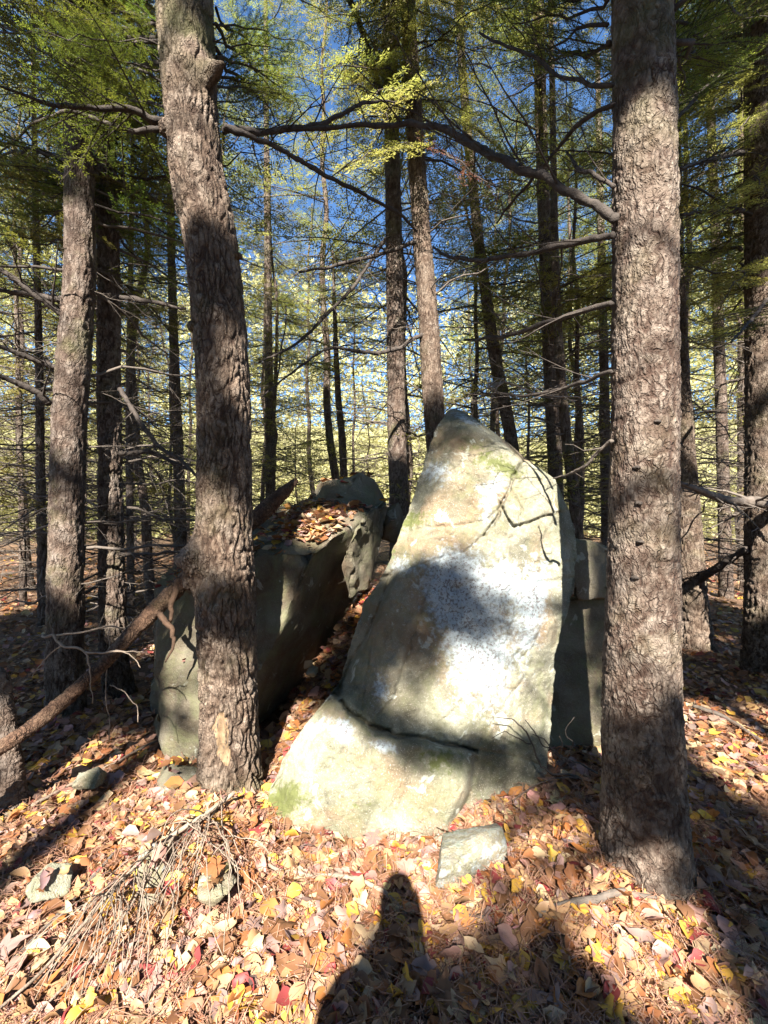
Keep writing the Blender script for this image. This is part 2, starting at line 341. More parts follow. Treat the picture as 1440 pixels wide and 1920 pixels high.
def boulder_mesh():
    nr, ncf, ns, nb = 390, 270, 14, 16
    ys = np.linspace(766.5, 1640, nr)
    xl = np.interp(ys, *zip(*LE)); xr = np.interp(ys, *zip(*RE))
    wob = fbm(np.stack([ys * 0.03, ys * 0, ys * 0], -1), 5, 31, 0.65) * 6; wob2 = fbm(np.stack([ys * 0.03, ys * 0 + 9, ys * 0], -1), 5, 32, 0.65) * 6
    xl = xl + wob; xr = xr + wob2
    t = np.linspace(0, 1, ncf)
    PX = xl[:, None] + (xr - xl)[:, None] * t[None]; PY = np.broadcast_to(ys[:, None], PX.shape).copy()
    # depth of the front face
    d = 2.10 + (1400 - PY) / 630 * 0.40 * np.where(PY < 1400, 1, 0.55)
    d = d + 0.17 * smooth(PX, 870, 1060) * smooth(PY, 1120, 1330)
    d = d + 0.06 * smooth(PX, 960, 1085) * (1 - smooth(PY, 1000, 1300))
    e_l = PX - xl[:, None]; e_r = xr[:, None] - PX
    d = d + 0.13 * (1 - smooth(e_l, 0, 62)) ** 1.5 * (1 - smooth(PY, 1290, 1330))
    d = d + 0.045 * (1 - smooth(e_r, 0, 26)) ** 1.5
    # flat bevel on top
    topl = np.interp(PX, [800, 835, 900, 950, 990, 1060], [812, 796, 812, 838, 872, 950])
    d = d + np.clip((topl - PY) / 60, 0, 1) * 0.20 * smooth(PX, 815, 850) * (1 - smooth(PX, 985, 1005))
    # shelf and proud base block
    d = d + 0.045 * smooth(sdf(PX, PY, SHELF), -5, 3)
    db = 1.925 + (1565 - PY) / 210 * 0.125 + 0.10 * (1 - smooth(e_l, 0, 70)) ** 1.3 + 0.05 * (1 - smooth(sdf(PX, PY, BASE), 0, 22)) ** 2 * smooth(PX, 640, 700)
    wb = smooth(sdf(PX, PY, BASE), -4, 4); d = d * (1 - wb) + db * wb
    # flake bounded by the upper crack, facet running down from the middle
    FLK = [(985, 858), (968, 885), (940, 952), (962, 986), (1066, 955), (1100, 900), (1040, 850)]
    d = d - 0.018 * smooth(sdf(PX, PY, FLK), -2, 3)
    FAC = [(838, 1030), (800, 1110), (742, 1300), (690, 1362), (640, 1318), (700, 1180), (740, 1080)]
    d = d + 0.030 * smooth(sdf(PX, PY, FAC), -2, 70) - 0.010 * smooth(sdf(PX, PY, FAC), -3, 2)
    RGT = [(1003, 1090), (1080, 1080), (1048, 1190), (1038, 1330), (985, 1270), (960, 1230), (1010, 1190)]
    d = d + 0.014 * smooth(sdf(PX, PY, RGT), -3, 3)
    # fracture facets
    f1, f2, rid = cells(PX / 95 + fbm(np.stack([PX / 60, PY / 60, PX * 0], -1), 3, 4) * 0.35, PY / 120 + PX / 300 + fbm(np.stack([PX / 60, PY / 60, PX * 0 + 5], -1), 3, 5) * 0.35, 0, 77)
    d = d + (rid - 0.5) * 0.018 * smooth(f2 - f1, 0.0, 0.08)
    CR = [([(985, 860), (976, 872), (968, 885), (955, 915), (940, 950), (930, 975), (908, 1004)], 3.2, .035), ([(940, 952), (955, 978), (962, 988), (985, 984), (1020, 968), (1050, 960)], 2.6, .014),
          ([(640, 1316), (655, 1335), (678, 1350), (700, 1364), (722, 1368), (745, 1381), (770, 1380), (800, 1384), (825, 1394), (850, 1398), (872, 1401), (893, 1408)], 3.2, .06),
          ([(838, 1030), (818, 1070), (800, 1110), (770, 1205), (742, 1300)], 3.5, .014), ([(720, 1085), (745, 1068), (790, 1058), (830, 1046), (870, 1035), (908, 1004)], 2.6, .012),
          ([(738, 1076), (716, 1130), (690, 1190), (655, 1250), (634, 1303)], 4, .03), ([(889, 1190), (884, 1260), (886, 1335)], 2, .006),
          ([(892, 1406), (930, 1412), (960, 1416), (1030, 1440)], 2.4, .010), ([(893, 1404), (930, 1345), (985, 1268)], 3, .008), ([(1002, 1056), (1040, 1062), (1078, 1052)], 2.6, .012),
          ([(745, 1000), (800, 990), (860, 986), (908, 978), (935, 955)], 2.6, .010), ([(705, 1182), (690, 1250), (678, 1340)], 2.6, .010), ([(890, 1408), (886, 1450), (880, 1482)], 3, .02),
          ([(800, 905), (840, 890), (872, 862)], 2, .005), ([(1010, 1190), (1000, 1215), (975, 1235)], 2.4, .01)]
    jx = fbm(np.stack([PX / 9, PY / 9, PX * 0], -1), 3, 8) * 3.2; jy = fbm(np.stack([PX / 9, PY / 9, PX * 0 + 7], -1), 3, 9) * 3.2
    for pts, w, dep in CR:
        d = d + dep * np.exp(-(poly_dist(PX + jx, PY + jy, pts) / w) ** 2)
    front = np.stack([(PX - 720) / K * d, d, CH - (PY - 960) / K * d], -1)
    d = d + 0.020 * fbm(front * 7, 4, 21) + 0.0075 * fbm(front * 32, 4, 22, 0.65) + 0.006 * np.abs(fbm(front * np.array([16, 16, 7]), 3, 25))
    front = np.stack([(PX - 720) / K * d, d, CH - (PY - 960) / K * d], -1)
    # closed rings: right side, back, left side
    th = 0.62 * smooth(ys, 760, 900) + 0.06 + 0.25 * smooth(ys, 1000, 1500)
    cx = front[:, :, 0].mean(1)
    R0, L0 = front[:, -1], front[:, 0]
    Rb = R0 + np.stack([(cx - R0[:, 0]) * 0.30, th, 0 * th], -1); Lb = L0 + np.stack([(cx - L0[:, 0]) * 0.40, th, 0 * th], -1)
    def seg(A, B, n, bul):
        s = np.linspace(0, 1, n + 2)[1:-1]
        S = A[:, None] + (B - A)[:, None] * s[None, :, None]
        S = S + bul * (np.sin(s * math.pi)[None, :, None]) * np.array([1, 0, 0])
        return S
    side_r = seg(R0, Rb, ns, 0.035); back = seg(Rb, Lb, nb, 0.0); side_l = seg(Lb, L0, ns, -0.02)
    extra = np.concatenate([side_r, Rb[:, None], back, Lb[:, None], side_l], 1)
    extra = extra + 0.025 * fbm(extra * 5, 4, 40)[..., None] * np.array([1, 1, 0.4])
    ring = np.concatenate([front, extra], 1); nc = ring.shape[1]
    V = ring.reshape(-1, 3)
    i = np.arange(nr - 1)[:, None] * nc; j = np.arange(nc)[None]; j2 = (j + 1) % nc
    F = np.stack([i + j, i + nc + j, i + nc + j2, i + j2], -1).reshape(-1, 4)
    top = ring[0].mean(0) + np.array([0, 0, 0.004]); V = np.concatenate([V, top[None]])
    jj = np.arange(nc); Ft = np.stack([np.full(nc, len(V) - 1), jj, (jj + 1) % nc], -1)
    # marks on the stone
    def full(a): return np.concatenate([np.concatenate([a, np.zeros((nr, nc - ncf))], 1).ravel(), [0]])
    lich = 0.95 * blob(PX, PY, 870, 1125, 75, 95) + 0.9 * blob(PX, PY, 905, 1255, 70, 95) + 0.95 * blob(PX, PY, 1005, 1130, 26, 95, 12) + 0.85 * blob(PX, PY, 840, 1085, 45, 50) + 0.6 * blob(PX, PY, 955, 1090, 40, 60) + 0.7 * blob(PX, PY, 712, 1290, 22, 40) + 0.75 * blob(PX, PY, 820, 885, 34, 26) \
        + 0.85 * blob(PX, PY, 925, 915, 38, 22, -20) + 0.7 * blob(PX, PY, 912, 962, 16, 24) + 1.2 * blob(PX, PY, 644, 1372, 18, 22) + 0.9 * blob(PX, PY, 720, 1400, 34, 14, 15) + 0.8 * blob(PX, PY, 872, 785, 40, 10, 25) + 0.5 * blob(PX, PY, 600, 1360, 50, 25) + 0.6 * blob(PX, PY, 750, 1060, 30, 22)
    mos = 0.75 * blob(PX, PY, 770, 975, 55, 22, -10) + 0.7 * blob(PX, PY, 950, 880, 60, 24, 30) + 0.95 * blob(PX, PY, 505, 1545, 40, 50) + 0.7 * blob(PX, PY, 545, 1490, 40, 40) + 0.75 * blob(PX, PY, 830, 1425, 60, 30) + 0.45 * blob(PX, PY, 700, 1500, 130, 40) + 0.5 * blob(PX, PY, 735, 1040, 16, 60, 15) + 0.5 * blob(PX, PY, 700, 1375, 50, 14, 25) + 0.4 * blob(PX, PY, 880, 850, 60, 40)
    sta = 0.8 * blob(PX, PY, 845, 830, 60, 28, 15) + 0.65 * blob(PX, PY, 700, 1180, 50, 110, 20) + 0.5 * blob(PX, PY, 800, 1180, 45, 130, 18) + 0.5 * blob(PX, PY, 790, 1020, 110, 22, -8) + 0.35 * blob(PX, PY, 950, 1190, 20, 110) + 0.4 * blob(PX, PY, 640, 1345, 60, 10, 30)
    sta = np.clip(sta * (0.75 + 0.6 * fbm(front * 11, 4, 50)), 0, 0.9)
    me = mesh_np('boulder_face', V, [F, Ft], M['rock'], {'lichen': full(lich), 'moss': full(mos), 'stain': full(sta)}, True)
    return me

boulder = link('boulder', boulder_mesh())
tag(boulder, 'tall pale lichen-spotted boulder leaning back with a jagged black crack near its foot', 'boulder')

def hull_rock(name, pts, mat, cuts=5, amp=0.02, bevel=0.02, seed=0, freq=5.0, moss=None, lich=0.0, step=0.9):
    bm = bmesh.new()
    for p in pts: bm.verts.new(tuple(p))
    r = bmesh.ops.convex_hull(bm, input=bm.verts)
    bmesh.ops.delete(bm, geom=[v for v in bm.verts if not v.link_faces], context='VERTS')
    bmesh.ops.dissolve_limit(bm, angle_limit=0.12, verts=bm.verts, edges=bm.edges)
    if bevel: bmesh.ops.bevel(bm, geom=list(bm.edges), offset=bevel, segments=2, affect='EDGES', profile=0.6, clamp_overlap=True)
    bmesh.ops.triangulate(bm, faces=bm.faces)
    for _ in range(cuts):
        L = np.array([e.calc_length() for e in bm.edges]); lim = max(L.max() * 0.5, 0.012)
        bmesh.ops.subdivide_edges(bm, edges=[e for e in bm.edges if e.calc_length() > lim], cuts=1)
        bmesh.ops.triangulate(bm, faces=[f for f in bm.faces if len(f.verts) > 3])
    bm.normal_update()
    co = np.array([v.co[:] for v in bm.verts]); no = np.array([v.normal[:] for v in bm.verts])
    f1, f2, rid = cells(co[:, 0] * 4.2 + co[:, 1] * 1.3 + fbm(co * 6, 2, seed) * 0.4, co[:, 2] * 3.4 + co[:, 1] * 1.7, 0, seed + 5)
    disp = amp * fbm(co * freq, 4, seed) + amp * 0.35 * fbm(co * freq * 5, 3, seed + 3) + amp * step * (rid - 0.5) * smooth(f2 - f1, 0, 0.1) - amp * 0.5 * min(step, 1) * np.exp(-((f2 - f1) / 0.03) ** 2)
    co = co + no * disp[:, None]
    F = np.array([[v.index for v in f.verts] for f in bm.faces]) if False else None
    bm.verts.index_update(); F = np.array([[v.index for v in f.verts] for f in bm.faces]); bm.free()
    mo = np.clip(no[:, 2], 0, 1) * (moss or 0.0); li = np.full(len(co), lich)
    return mesh_np(name, co, F, mat, {'moss': mo, 'lichen': li, 'stain': np.clip(0.5 * fbm(co * 3, 3, seed + 9) + 0.1, 0, 0.6)}, True)

# blocks on the right flank of the tall boulder, shade put into darker rock
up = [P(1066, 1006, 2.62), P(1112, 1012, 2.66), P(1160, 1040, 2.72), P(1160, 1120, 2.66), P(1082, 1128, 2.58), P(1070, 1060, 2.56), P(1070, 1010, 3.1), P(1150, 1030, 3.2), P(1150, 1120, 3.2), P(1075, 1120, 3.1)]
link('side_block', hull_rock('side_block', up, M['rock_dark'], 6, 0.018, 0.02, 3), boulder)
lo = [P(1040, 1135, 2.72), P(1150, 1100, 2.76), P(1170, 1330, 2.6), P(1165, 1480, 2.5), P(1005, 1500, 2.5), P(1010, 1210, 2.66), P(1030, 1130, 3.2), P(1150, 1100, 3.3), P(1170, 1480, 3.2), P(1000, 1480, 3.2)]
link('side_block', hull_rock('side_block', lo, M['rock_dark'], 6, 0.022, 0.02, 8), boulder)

# ------------------------------------------------------------------ the dark leaning boulder behind the left trunk
lb = [P(292, 1150, 2.66), P(312, 1108, 2.72), P(395, 1052, 2.62), P(596, 1030, 2.70), P(660, 985, 3.02), P(726, 935, 3.65), P(690, 915, 3.95), P(600, 930, 4.0), P(480, 965, 3.95), P(330, 1055, 3.7), P(290, 1100, 3.4),
      P(292, 1330, 2.58), P(312, 1436, 2.52), P(390, 1462, 2.44), P(470, 1340, 2.75), P(505, 1306, 3.05), P(585, 1258, 3.3), P(640, 1170, 3.6), P(300, 1480, 3.2), P(480, 1400, 3.8), P(560, 1300, 4.0)]
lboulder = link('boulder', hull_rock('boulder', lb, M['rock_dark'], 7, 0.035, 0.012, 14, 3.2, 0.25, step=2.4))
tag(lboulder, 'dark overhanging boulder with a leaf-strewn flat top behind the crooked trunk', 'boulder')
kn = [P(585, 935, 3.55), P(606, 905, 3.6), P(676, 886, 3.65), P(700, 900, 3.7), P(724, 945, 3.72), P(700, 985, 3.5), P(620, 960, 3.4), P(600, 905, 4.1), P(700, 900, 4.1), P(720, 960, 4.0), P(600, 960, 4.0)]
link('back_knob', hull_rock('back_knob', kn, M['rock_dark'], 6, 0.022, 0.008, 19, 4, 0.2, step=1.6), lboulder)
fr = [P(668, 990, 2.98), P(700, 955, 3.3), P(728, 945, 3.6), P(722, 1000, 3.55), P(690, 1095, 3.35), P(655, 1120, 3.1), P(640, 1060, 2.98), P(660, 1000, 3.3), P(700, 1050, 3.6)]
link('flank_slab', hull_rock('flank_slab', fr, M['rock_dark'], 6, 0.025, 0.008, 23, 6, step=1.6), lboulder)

def small_rock(label, pts, mat, seed, name='stone', amp=0.012, moss=0.2, lich=0.0, cuts=5):
    me = hull_rock(name, pts, mat, cuts, amp, 0.012, seed, 8, moss, lich, 0.3)
    return tag(link(name, me), label, 'rock')
def lump(cx, cy, d, rx, ry, rz, seed, n=16):
    r = np.random.default_rng(seed); c = P(cx, cy, d); v = r.normal(size=(n, 3)); v /= np.linalg.norm(v, axis=1, keepdims=True)
    return c + v * np.array([rx, ry, rz]) * r.uniform(0.8, 1.05, (n, 1))
STONES = [
    small_rock('flat white stone with a dark moss stripe at the foot of the tall boulder', [P(826, 1590, 1.710), P(940, 1552, 1.767), P(950, 1580, 1.738), P(930, 1600, 1.710), P(822, 1642, 1.605), P(830, 1560, 1.881), P(930, 1545, 1.919), P(815, 1680, 1.662), P(950, 1640, 1.758)], M['rock'], 31, moss=0.42, lich=0.45),
    small_rock('upright cream stone under the draping dead twigs', [P(262, 1585, 1.674), P(290, 1575, 1.692), P(310, 1600, 1.674), P(312, 1660, 1.638), P(290, 1720, 1.548), P(262, 1700, 1.566), P(256, 1640, 1.602), P(270, 1590, 1.800), P(310, 1620, 1.800), P(280, 1740, 1.620)], M['rock'], 33, lich=0.35),
    small_rock('low grey stone half buried beside the upright cream stone', [P(372, 1640, 1.584), P(420, 1628, 1.602), P(448, 1650, 1.566), P(430, 1680, 1.494), P(370, 1685, 1.494), P(380, 1640, 1.710), P(440, 1640, 1.710), P(400, 1700, 1.530)], M['rock'], 35),
    small_rock('small grey angular stone among sunlit leaves left of the dead twigs', lump(95, 1650, 1.60, 0.085, 0.08, 0.075, 5), M['rock'], 37),
    small_rock('narrow broken stone wedged below the dark boulder beside the trunk foot', [P(292, 1470, 2.22), P(318, 1430, 2.28), P(372, 1440, 2.26), P(378, 1500, 2.1), P(330, 1490, 2.1), P(300, 1540, 2.04), P(300, 1440, 2.5), P(370, 1440, 2.5), P(340, 1560, 2.2)], M['rock_dark'], 39, amp=0.008),
    small_rock('grey stone showing in the gap between the two boulders', lump(735, 985, 3.75, 0.16, 0.2, 0.24, 8), M['rock_dark'], 41),
    small_rock('flat grey stone in the leaves beyond the crooked trunk', lump(170, 1460, 2.2, 0.10, 0.09, 0.05, 11), M['rock'], 43),
    small_rock('small pale stone lying in the leaf-filled gully', lump(585, 1258, 2.62, 0.045, 0.045, 0.045, 12), M['rock'], 44),
]

# ------------------------------------------------------------------ trunks
def trunk_mesh(name, path, rad, nseg, step, mat, bark='furrow', amp=0.008, seed=1, flare=0.5, cell=(0.022, 0.075), top_extra=None, bumps=(), moss_fn=None):
    path = np.asarray(path, float); rad = np.asarray(rad, float)
    seglen = np.concatenate([[0], np.cumsum(np.linalg.norm(np.diff(path, axis=0), axis=1))])
    n0 = 60; fine = catmull(np.concatenate([path, rad[:, None]], 1), n0 * (len(path) - 1))
    s = np.concatenate([[0], np.cumsum(np.linalg.norm(np.diff(fine[:, :3], axis=0), axis=1))])
    v = list(np.arange(0, min(s[-1], top_extra or s[-1]), step)); st = step
    while v[-1] < s[-1] - 1e-3: st = min(st * 1.12, 0.3); v.append(min(v[-1] + st, s[-1]))
    v = np.array(v); q = np.stack([np.interp(v, s, fine[:, k]) for k in range(4)], -1)
    th = np.arange(nseg) * 2 * math.pi / nseg
    TH, VV = np.meshgrid(th, v); R = np.broadcast_to(q[:, 3:4], TH.shape)
    circ = 2 * math.pi * np.median(rad); nu = max(6, int(round(circ / cell[0])))
    cs = np.stack([np.cos(TH), np.sin(TH), VV * 0], -1)
    cyl = np.stack([np.cos(TH) * circ / 6.28, np.sin(TH) * circ / 6.28, VV], -1)
    wu = fbm(cyl * np.array([14, 14, 7]), 3, seed) ; wv = fbm(cyl * np.array([10, 10, 6]), 3, seed + 7)
    U = TH / (2 * math.pi) * nu
    if bark == 'furrow':
        f1, f2, rid = cells(U + wu * 1.7, VV / cell[1] + wv * 0.9, nu, seed)
        g_, g2, rid2 = cells(U * 2 + wu * 2.6, VV / cell[1] * 2.3 + wv * 1.6, nu * 2, seed + 2)
        e = f2 - f1; plate = smooth(e, 0.0, 0.42); plate2 = smooth(g2 - g_, 0.0, 0.22)
        h = 0.80 * plate + 0.22 * plate2 * plate + 0.35 * (rid - 0.5) + 0.22 * (rid2 - 0.5) + 0.22 * fbm(cyl * np.array([70, 70, 22]), 3, seed + 4)
    else:
        f1, f2, rid = cells(U + wu * 1.3, VV / cell[1] + wv * 1.2, nu, seed)
        g_, g2, rid2 = cells(U * 2 + wu * 2.2, VV / cell[1] * 2.6 + wv * 2.4, nu * 2, seed + 2)
        e = f2 - f1; plate = smooth(e, 0.0, 0.13); plate2 = smooth(g2 - g_, 0.0, 0.14)
        patch = smooth(fbm(cyl * np.array([9, 9, 5]), 3, seed + 21), -0.25, 0.35)
        h = (0.50 * plate + 0.18 * plate2) * (0.45 + 0.55 * patch) + 0.40 * (rid - 0.5) * plate + 0.5 * (rid2 - 0.5) + 0.40 * fbm(cyl * np.array([55, 55, 40]), 4, seed + 4)
    hg = v[:, None]
    lob = 1 + 0.35 * np.sin(TH * 4 + seed) + 0.2 * np.sin(TH * 7 + 2 * seed)
    fl = flare * np.exp(-hg / 0.13) * lob + 0.18 * flare * np.exp(-hg / 0.6)
    big = 0.05 * fbm(cyl * np.array([5, 5, 1.6]), 3, seed + 11)
    rr = R * (1 + fl + big) + amp * (1 + 1.2 * np.exp(-hg / 0.7)) * (h - 0.4)
    for (bz, bth, bw, bh, ba) in bumps:
        dth = np.angle(np.exp(1j * (TH - bth)))
        rr = rr + ba * np.exp(-((VV - bz) / bh) ** 2 - (dth / bw) ** 2) * (1 + 0.5 * fbm(cyl * 22, 3, seed + 13))
    Vt = q[:, None, :3] + rr[..., None] * cs
    n = len(v)
    i = np.arange(n - 1)[:, None] * nseg; j = np.arange(nseg)[None]; j2 = (j + 1) % nseg
    F = np.stack([i + j, i + j2, i + nseg + j2, i + nseg + j], -1).reshape(-1, 4)
    V = np.concatenate([Vt.reshape(-1, 3), q[-1:, :3]]); jj = (n - 1) * nseg + np.arange(nseg)
    Ft = np.stack([jj, (n - 1) * nseg + (np.arange(nseg) + 1) % nseg, np.full(nseg, n * nseg)], -1)
    z1 = lambda a: np.concatenate([a.ravel(), [0.5]])
    ms = z1(moss_fn(VV, TH, Vt) if moss_fn else np.zeros_like(VV))
    return mesh_np(name, V, [F, Ft], mat, {'tone': z1(0.6 * rid + 0.4 * rid2), 'plate': z1(np.clip(h, 0, 1)), 'moss': ms}, True)

def px_path(pts):
    """(px, py, width_px, d) list -> path points and radii"""
    return [P(a, b_, d) for a, b_, w, d in pts], [w * 0.47 / K * d / math.sqrt(1 + ((a - 720) / K) ** 2) ** 1.25 for a, b_, w, d in pts]

# ------------------------------------------------------------------ branch pools
def make_branch(seed, live, lod, L=1.6, r0=0.013, path=None, rads=None, bare=0.0, dens=1.0, twiglen=0.45, dead_droop=0.12, fsize=1.0):
    """a branch along +X (or along a given path); returns wood MB and foliage MB"""
    r = np.random.default_rng(seed); wood = MB(); fol = MB()
    if path is None:
        n = 12; x = np.linspace(0, L, n)
        y = np.cumsum(r.normal(0, 0.02, n)) * L; z = -dead_droop * L * (x / L) ** 2 + np.cumsum(r.normal(0, 0.012, n)) * L
        path = np.stack([x, y - y[0], z - z[0]], -1); rads = r0 * (1 - 0.86 * x / L)
    path = np.asarray(path); n = len(path); rads = np.asarray(rads)
    wood.tube(path, rads, 11 if (lod == 0 and live is False and n > 14) else 7 if lod == 0 else 5 if lod == 1 else 4, 0.4)
    if n > 14 and lod == 0:                    # rough bark on the limbs seen close
        kk = (len(wood.V[0]) - 2) // n; b3 = wood.V[0][:n * kk]; c3 = np.repeat(path, kk, 0)
        wood.V[0][:n * kk] = c3 + (b3 - c3) * (1 + 0.30 * fbm(b3 * 60, 4, seed, 0.65) + 0.15 * fbm(b3 * 14, 2, seed + 1))[:, None]
        wood.T[0][:n * kk] = np.clip(0.45 + 0.9 * fbm(b3 * 40, 3, seed + 2), 0, 1)
    tl = np.concatenate([[0], np.cumsum(np.linalg.norm(np.diff(path, axis=0), axis=1))]); Lr = tl[-1]
    sp = (0.075 if live else 0.10) / dens * (1 if lod < 2 else 1.5)
    up = np.array([0, 0, 1.0]); s = max(0.12 * Lr, bare * Lr); side = 1
    NQ = []; NT = []
    def needles(pt, dirv, L2, tone, plane_n):
        # flat sprays of needles along a twig
        m = max(2, int(L2 / (0.0085 if lod == 0 else 0.018 if lod == 1 else 0.030)))
        t = np.linspace(0.08, 1, m)
        sd = np.cross(plane_n, dirv); sd /= np.linalg.norm(sd) + 1e-9
        ln = (0.017 if lod == 0 else 0.030 if lod == 1 else 0.052) * fsize; wd = (0.0042 if lod == 0 else 0.0085 if lod == 1 else 0.014) * fsize
        for sg in (-1, 1):
            b0 = pt[None] + dirv[None] * (t * L2)[:, None] + r.normal(0, 0.003, (m, 3))
            dd = sg * sd[None] * 0.85 + dirv[None] * 0.55 + plane_n[None] * r.normal(0.05, 0.28, (m, 1)); dd /= np.linalg.norm(dd, axis=1, keepdims=True)
            l_ = ln * r.uniform(0.7, 1.2, (m, 1)); pr = np.cross(dd, plane_n[None] + r.normal(0, 0.3, (m, 3))); pr /= np.linalg.norm(pr, axis=1, keepdims=True) + 1e-9
            q = np.stack([b0, b0 + dd * l_ * 0.5 + pr * wd * 0.5, b0 + dd * l_, b0 + dd * l_ * 0.5 - pr * wd * 0.5], 1)
            NQ.append(q.reshape(-1, 3)); NT.append(np.repeat(np.clip(tone + r.normal(0, 0.12, m), 0, 1), 4))
    while s < Lr * 0.995:
        k = np.searchsorted(tl, s) - 1; k = min(max(k, 0), n - 2); f = (s - tl[k]) / (tl[k + 1] - tl[k] + 1e-9)
        p0 = path[k] + f * (path[k + 1] - path[k]); dv = path[k + 1] - path[k]; dv = dv / np.linalg.norm(dv)
        sd = np.cross(up, dv); sd /= np.linalg.norm(sd) + 1e-9; pn = np.cross(dv, sd)
        rem = 1 - s / Lr
        l2 = twiglen * (0.25 + 0.75 * min(1, rem * 1.6)) * r.uniform(0.45, 1.1)
        a = math.radians(r.uniform(42, 75))
        d2 = dv * math.cos(a) + side * sd * math.sin(a) + pn * r.normal(0.0, 0.16 if live else 0.38); d2 /= np.linalg.norm(d2)
        m = 5 if lod < 2 else 3; t = np.linspace(0, 1, m)[:, None]
        droop = -0.10 * l2 if live else r.normal(-0.02, 0.10) * l2
        tw = p0 + d2 * l2 * t + np.array([0, 0, 1]) * droop * t ** 2 + np.cumsum(r.normal(0, 0.012, (m, 3)), 0) * l2 * (t > 0)
        rt = max(0.0024 if lod < 2 else 0.0034, 0.35 * np.interp(s, tl, rads))
        wood.tube(tw, rt * (1 - 0.75 * t[:, 0]), 4 if lod == 0 else 3, 0.6, cap=False)
        tone = float(np.clip(r.normal(0.45, 0.2), 0, 1))
        ns = int(l2 / (0.045 if live else 0.085)) if lod < 2 else int(l2 / (0.07 if live else 0.15))
        sg2 = 1
        for q in range(ns):
            tt = (q + 0.8) / (ns + 0.5); kk = min(int(tt * (m - 1)), m - 2); ff = tt * (m - 1) - kk
            pp = tw[kk] + ff * (tw[kk + 1] - tw[kk]); sd2 = np.cross(pn, d2); sd2 /= np.linalg.norm(sd2) + 1e-9
            aa = math.radians(r.uniform(35, 62)); d3 = d2 * math.cos(aa) + sg2 * sd2 * math.sin(aa) + pn * r.normal(0, 0.14 if live else 0.3)
            d3 /= np.linalg.norm(d3); l3 = (0.13 if live else 0.16) * (1 - 0.6 * tt) * r.uniform(0.5, 1.2)
            if live:
                needles(pp, d3, l3, tone, pn)
                if lod == 0: wood.tube(np.stack([pp, pp + d3 * l3 * 0.9]), [0.0011, 0.0007], 3, 0.6, cap=False)
            elif r.random() < 0.75:
                wood.tube(np.stack([pp, pp + d3 * l3 * 0.5, pp + d3 * l3 + r.normal(0, 0.012, 3)]), [rt * 0.6, rt * 0.5, rt * 0.35], 3, 0.7, cap=False)
            sg2 = -sg2
        if live: needles(tw[0], d2, l2, tone, pn)
        side = -side; s += sp * r.uniform(0.6, 1.4)
    if NQ:
        q = np.concatenate(NQ); fol.add(q, np.arange(len(q)).reshape(-1, 4), np.concatenate(NT))
    return wood, fol

LIVE0, LIVE1, DEAD = [], [], []
for k in range(6):
    w_, f_ = make_branch(100 + k, True, 0, fsize=1.35, dens=1.2); LIVE0.append((w_.mesh('branch', M['limb']), f_.mesh('foliage', M['needles'], False)))
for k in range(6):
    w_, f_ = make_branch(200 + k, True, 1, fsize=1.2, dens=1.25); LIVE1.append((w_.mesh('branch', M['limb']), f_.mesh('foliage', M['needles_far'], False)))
for k in range(9):
    w_, f_ = make_branch(300 + k, False, 1, L=1.6, r0=0.011, twiglen=0.5, dead_droop=random.uniform(-0.05, 0.3)); DEAD.append(w_.mesh('dead_branch', M['dead_wood']))
LIVEC = []
for k in range(3):
    w_, f_ = make_branch(260 + k, True, 1, fsize=2.0, dens=1.6, twiglen=0.55); LIVEC.append((w_.mesh('branch', M['limb']), f_.mesh('foliage', M['needles'], False)))
BROWN = []
for k in range(2):
    w_, f_ = make_branch(400 + k, True, 0, dens=0.7); BROWN.append((w_.mesh('branch', M['limb']), f_.mesh('foliage', M['needles_dead'], False)))

def orient(base, tip, L0=1.6, roll=0.0):
    base = np.asarray(base, float); tip = np.asarray(tip, float); d = tip - base; L = np.linalg.norm(d); x = d / L
    up = np.array([0, 0, 1.0]) if abs(x[2]) < 0.95 else np.array([1.0, 0, 0])
    y = np.cross(up, x); y /= np.linalg.norm(y); z = np.cross(x, y)
    c, s = math.cos(roll), math.sin(roll); y, z = y * c + z * s, -y * s + z * c
    k = L / L0
    return Matrix(((x[0] * k, y[0] * k, z[0] * k, base[0]), (x[1] * k, y[1] * k, z[1] * k, base[1]), (x[2] * k, y[2] * k, z[2] * k, base[2]), (0, 0, 0, 1)))

def put_branch(tree, base, tip, pool, k, roll=0.0):
    inv = Matrix.Translation(-Vector(tree.location))
    mt = inv @ orient(base, tip, 1.6, roll)
    it = pool[k % len(pool)]
    if isinstance(it, tuple):
        b_ = link('branch', it[0], tree, mat=mt); link('foliage', it[1], b_); return b_
    return link('dead_branch', it, tree, mat=mt)

def tree_thing(name, label, path, rad, group=None, **kw):
    base = np.array(path[0]); e = empty(name, base, label, 'tree', group)
    p = np.asarray(path) - base
    link('trunk', trunk_mesh('trunk', p, rad, **kw), e)
    e['base'] = [float(x) for x in base]
    return e

def ground_at(x, y): return float(ground_h(np.array(x), np.array(y)))

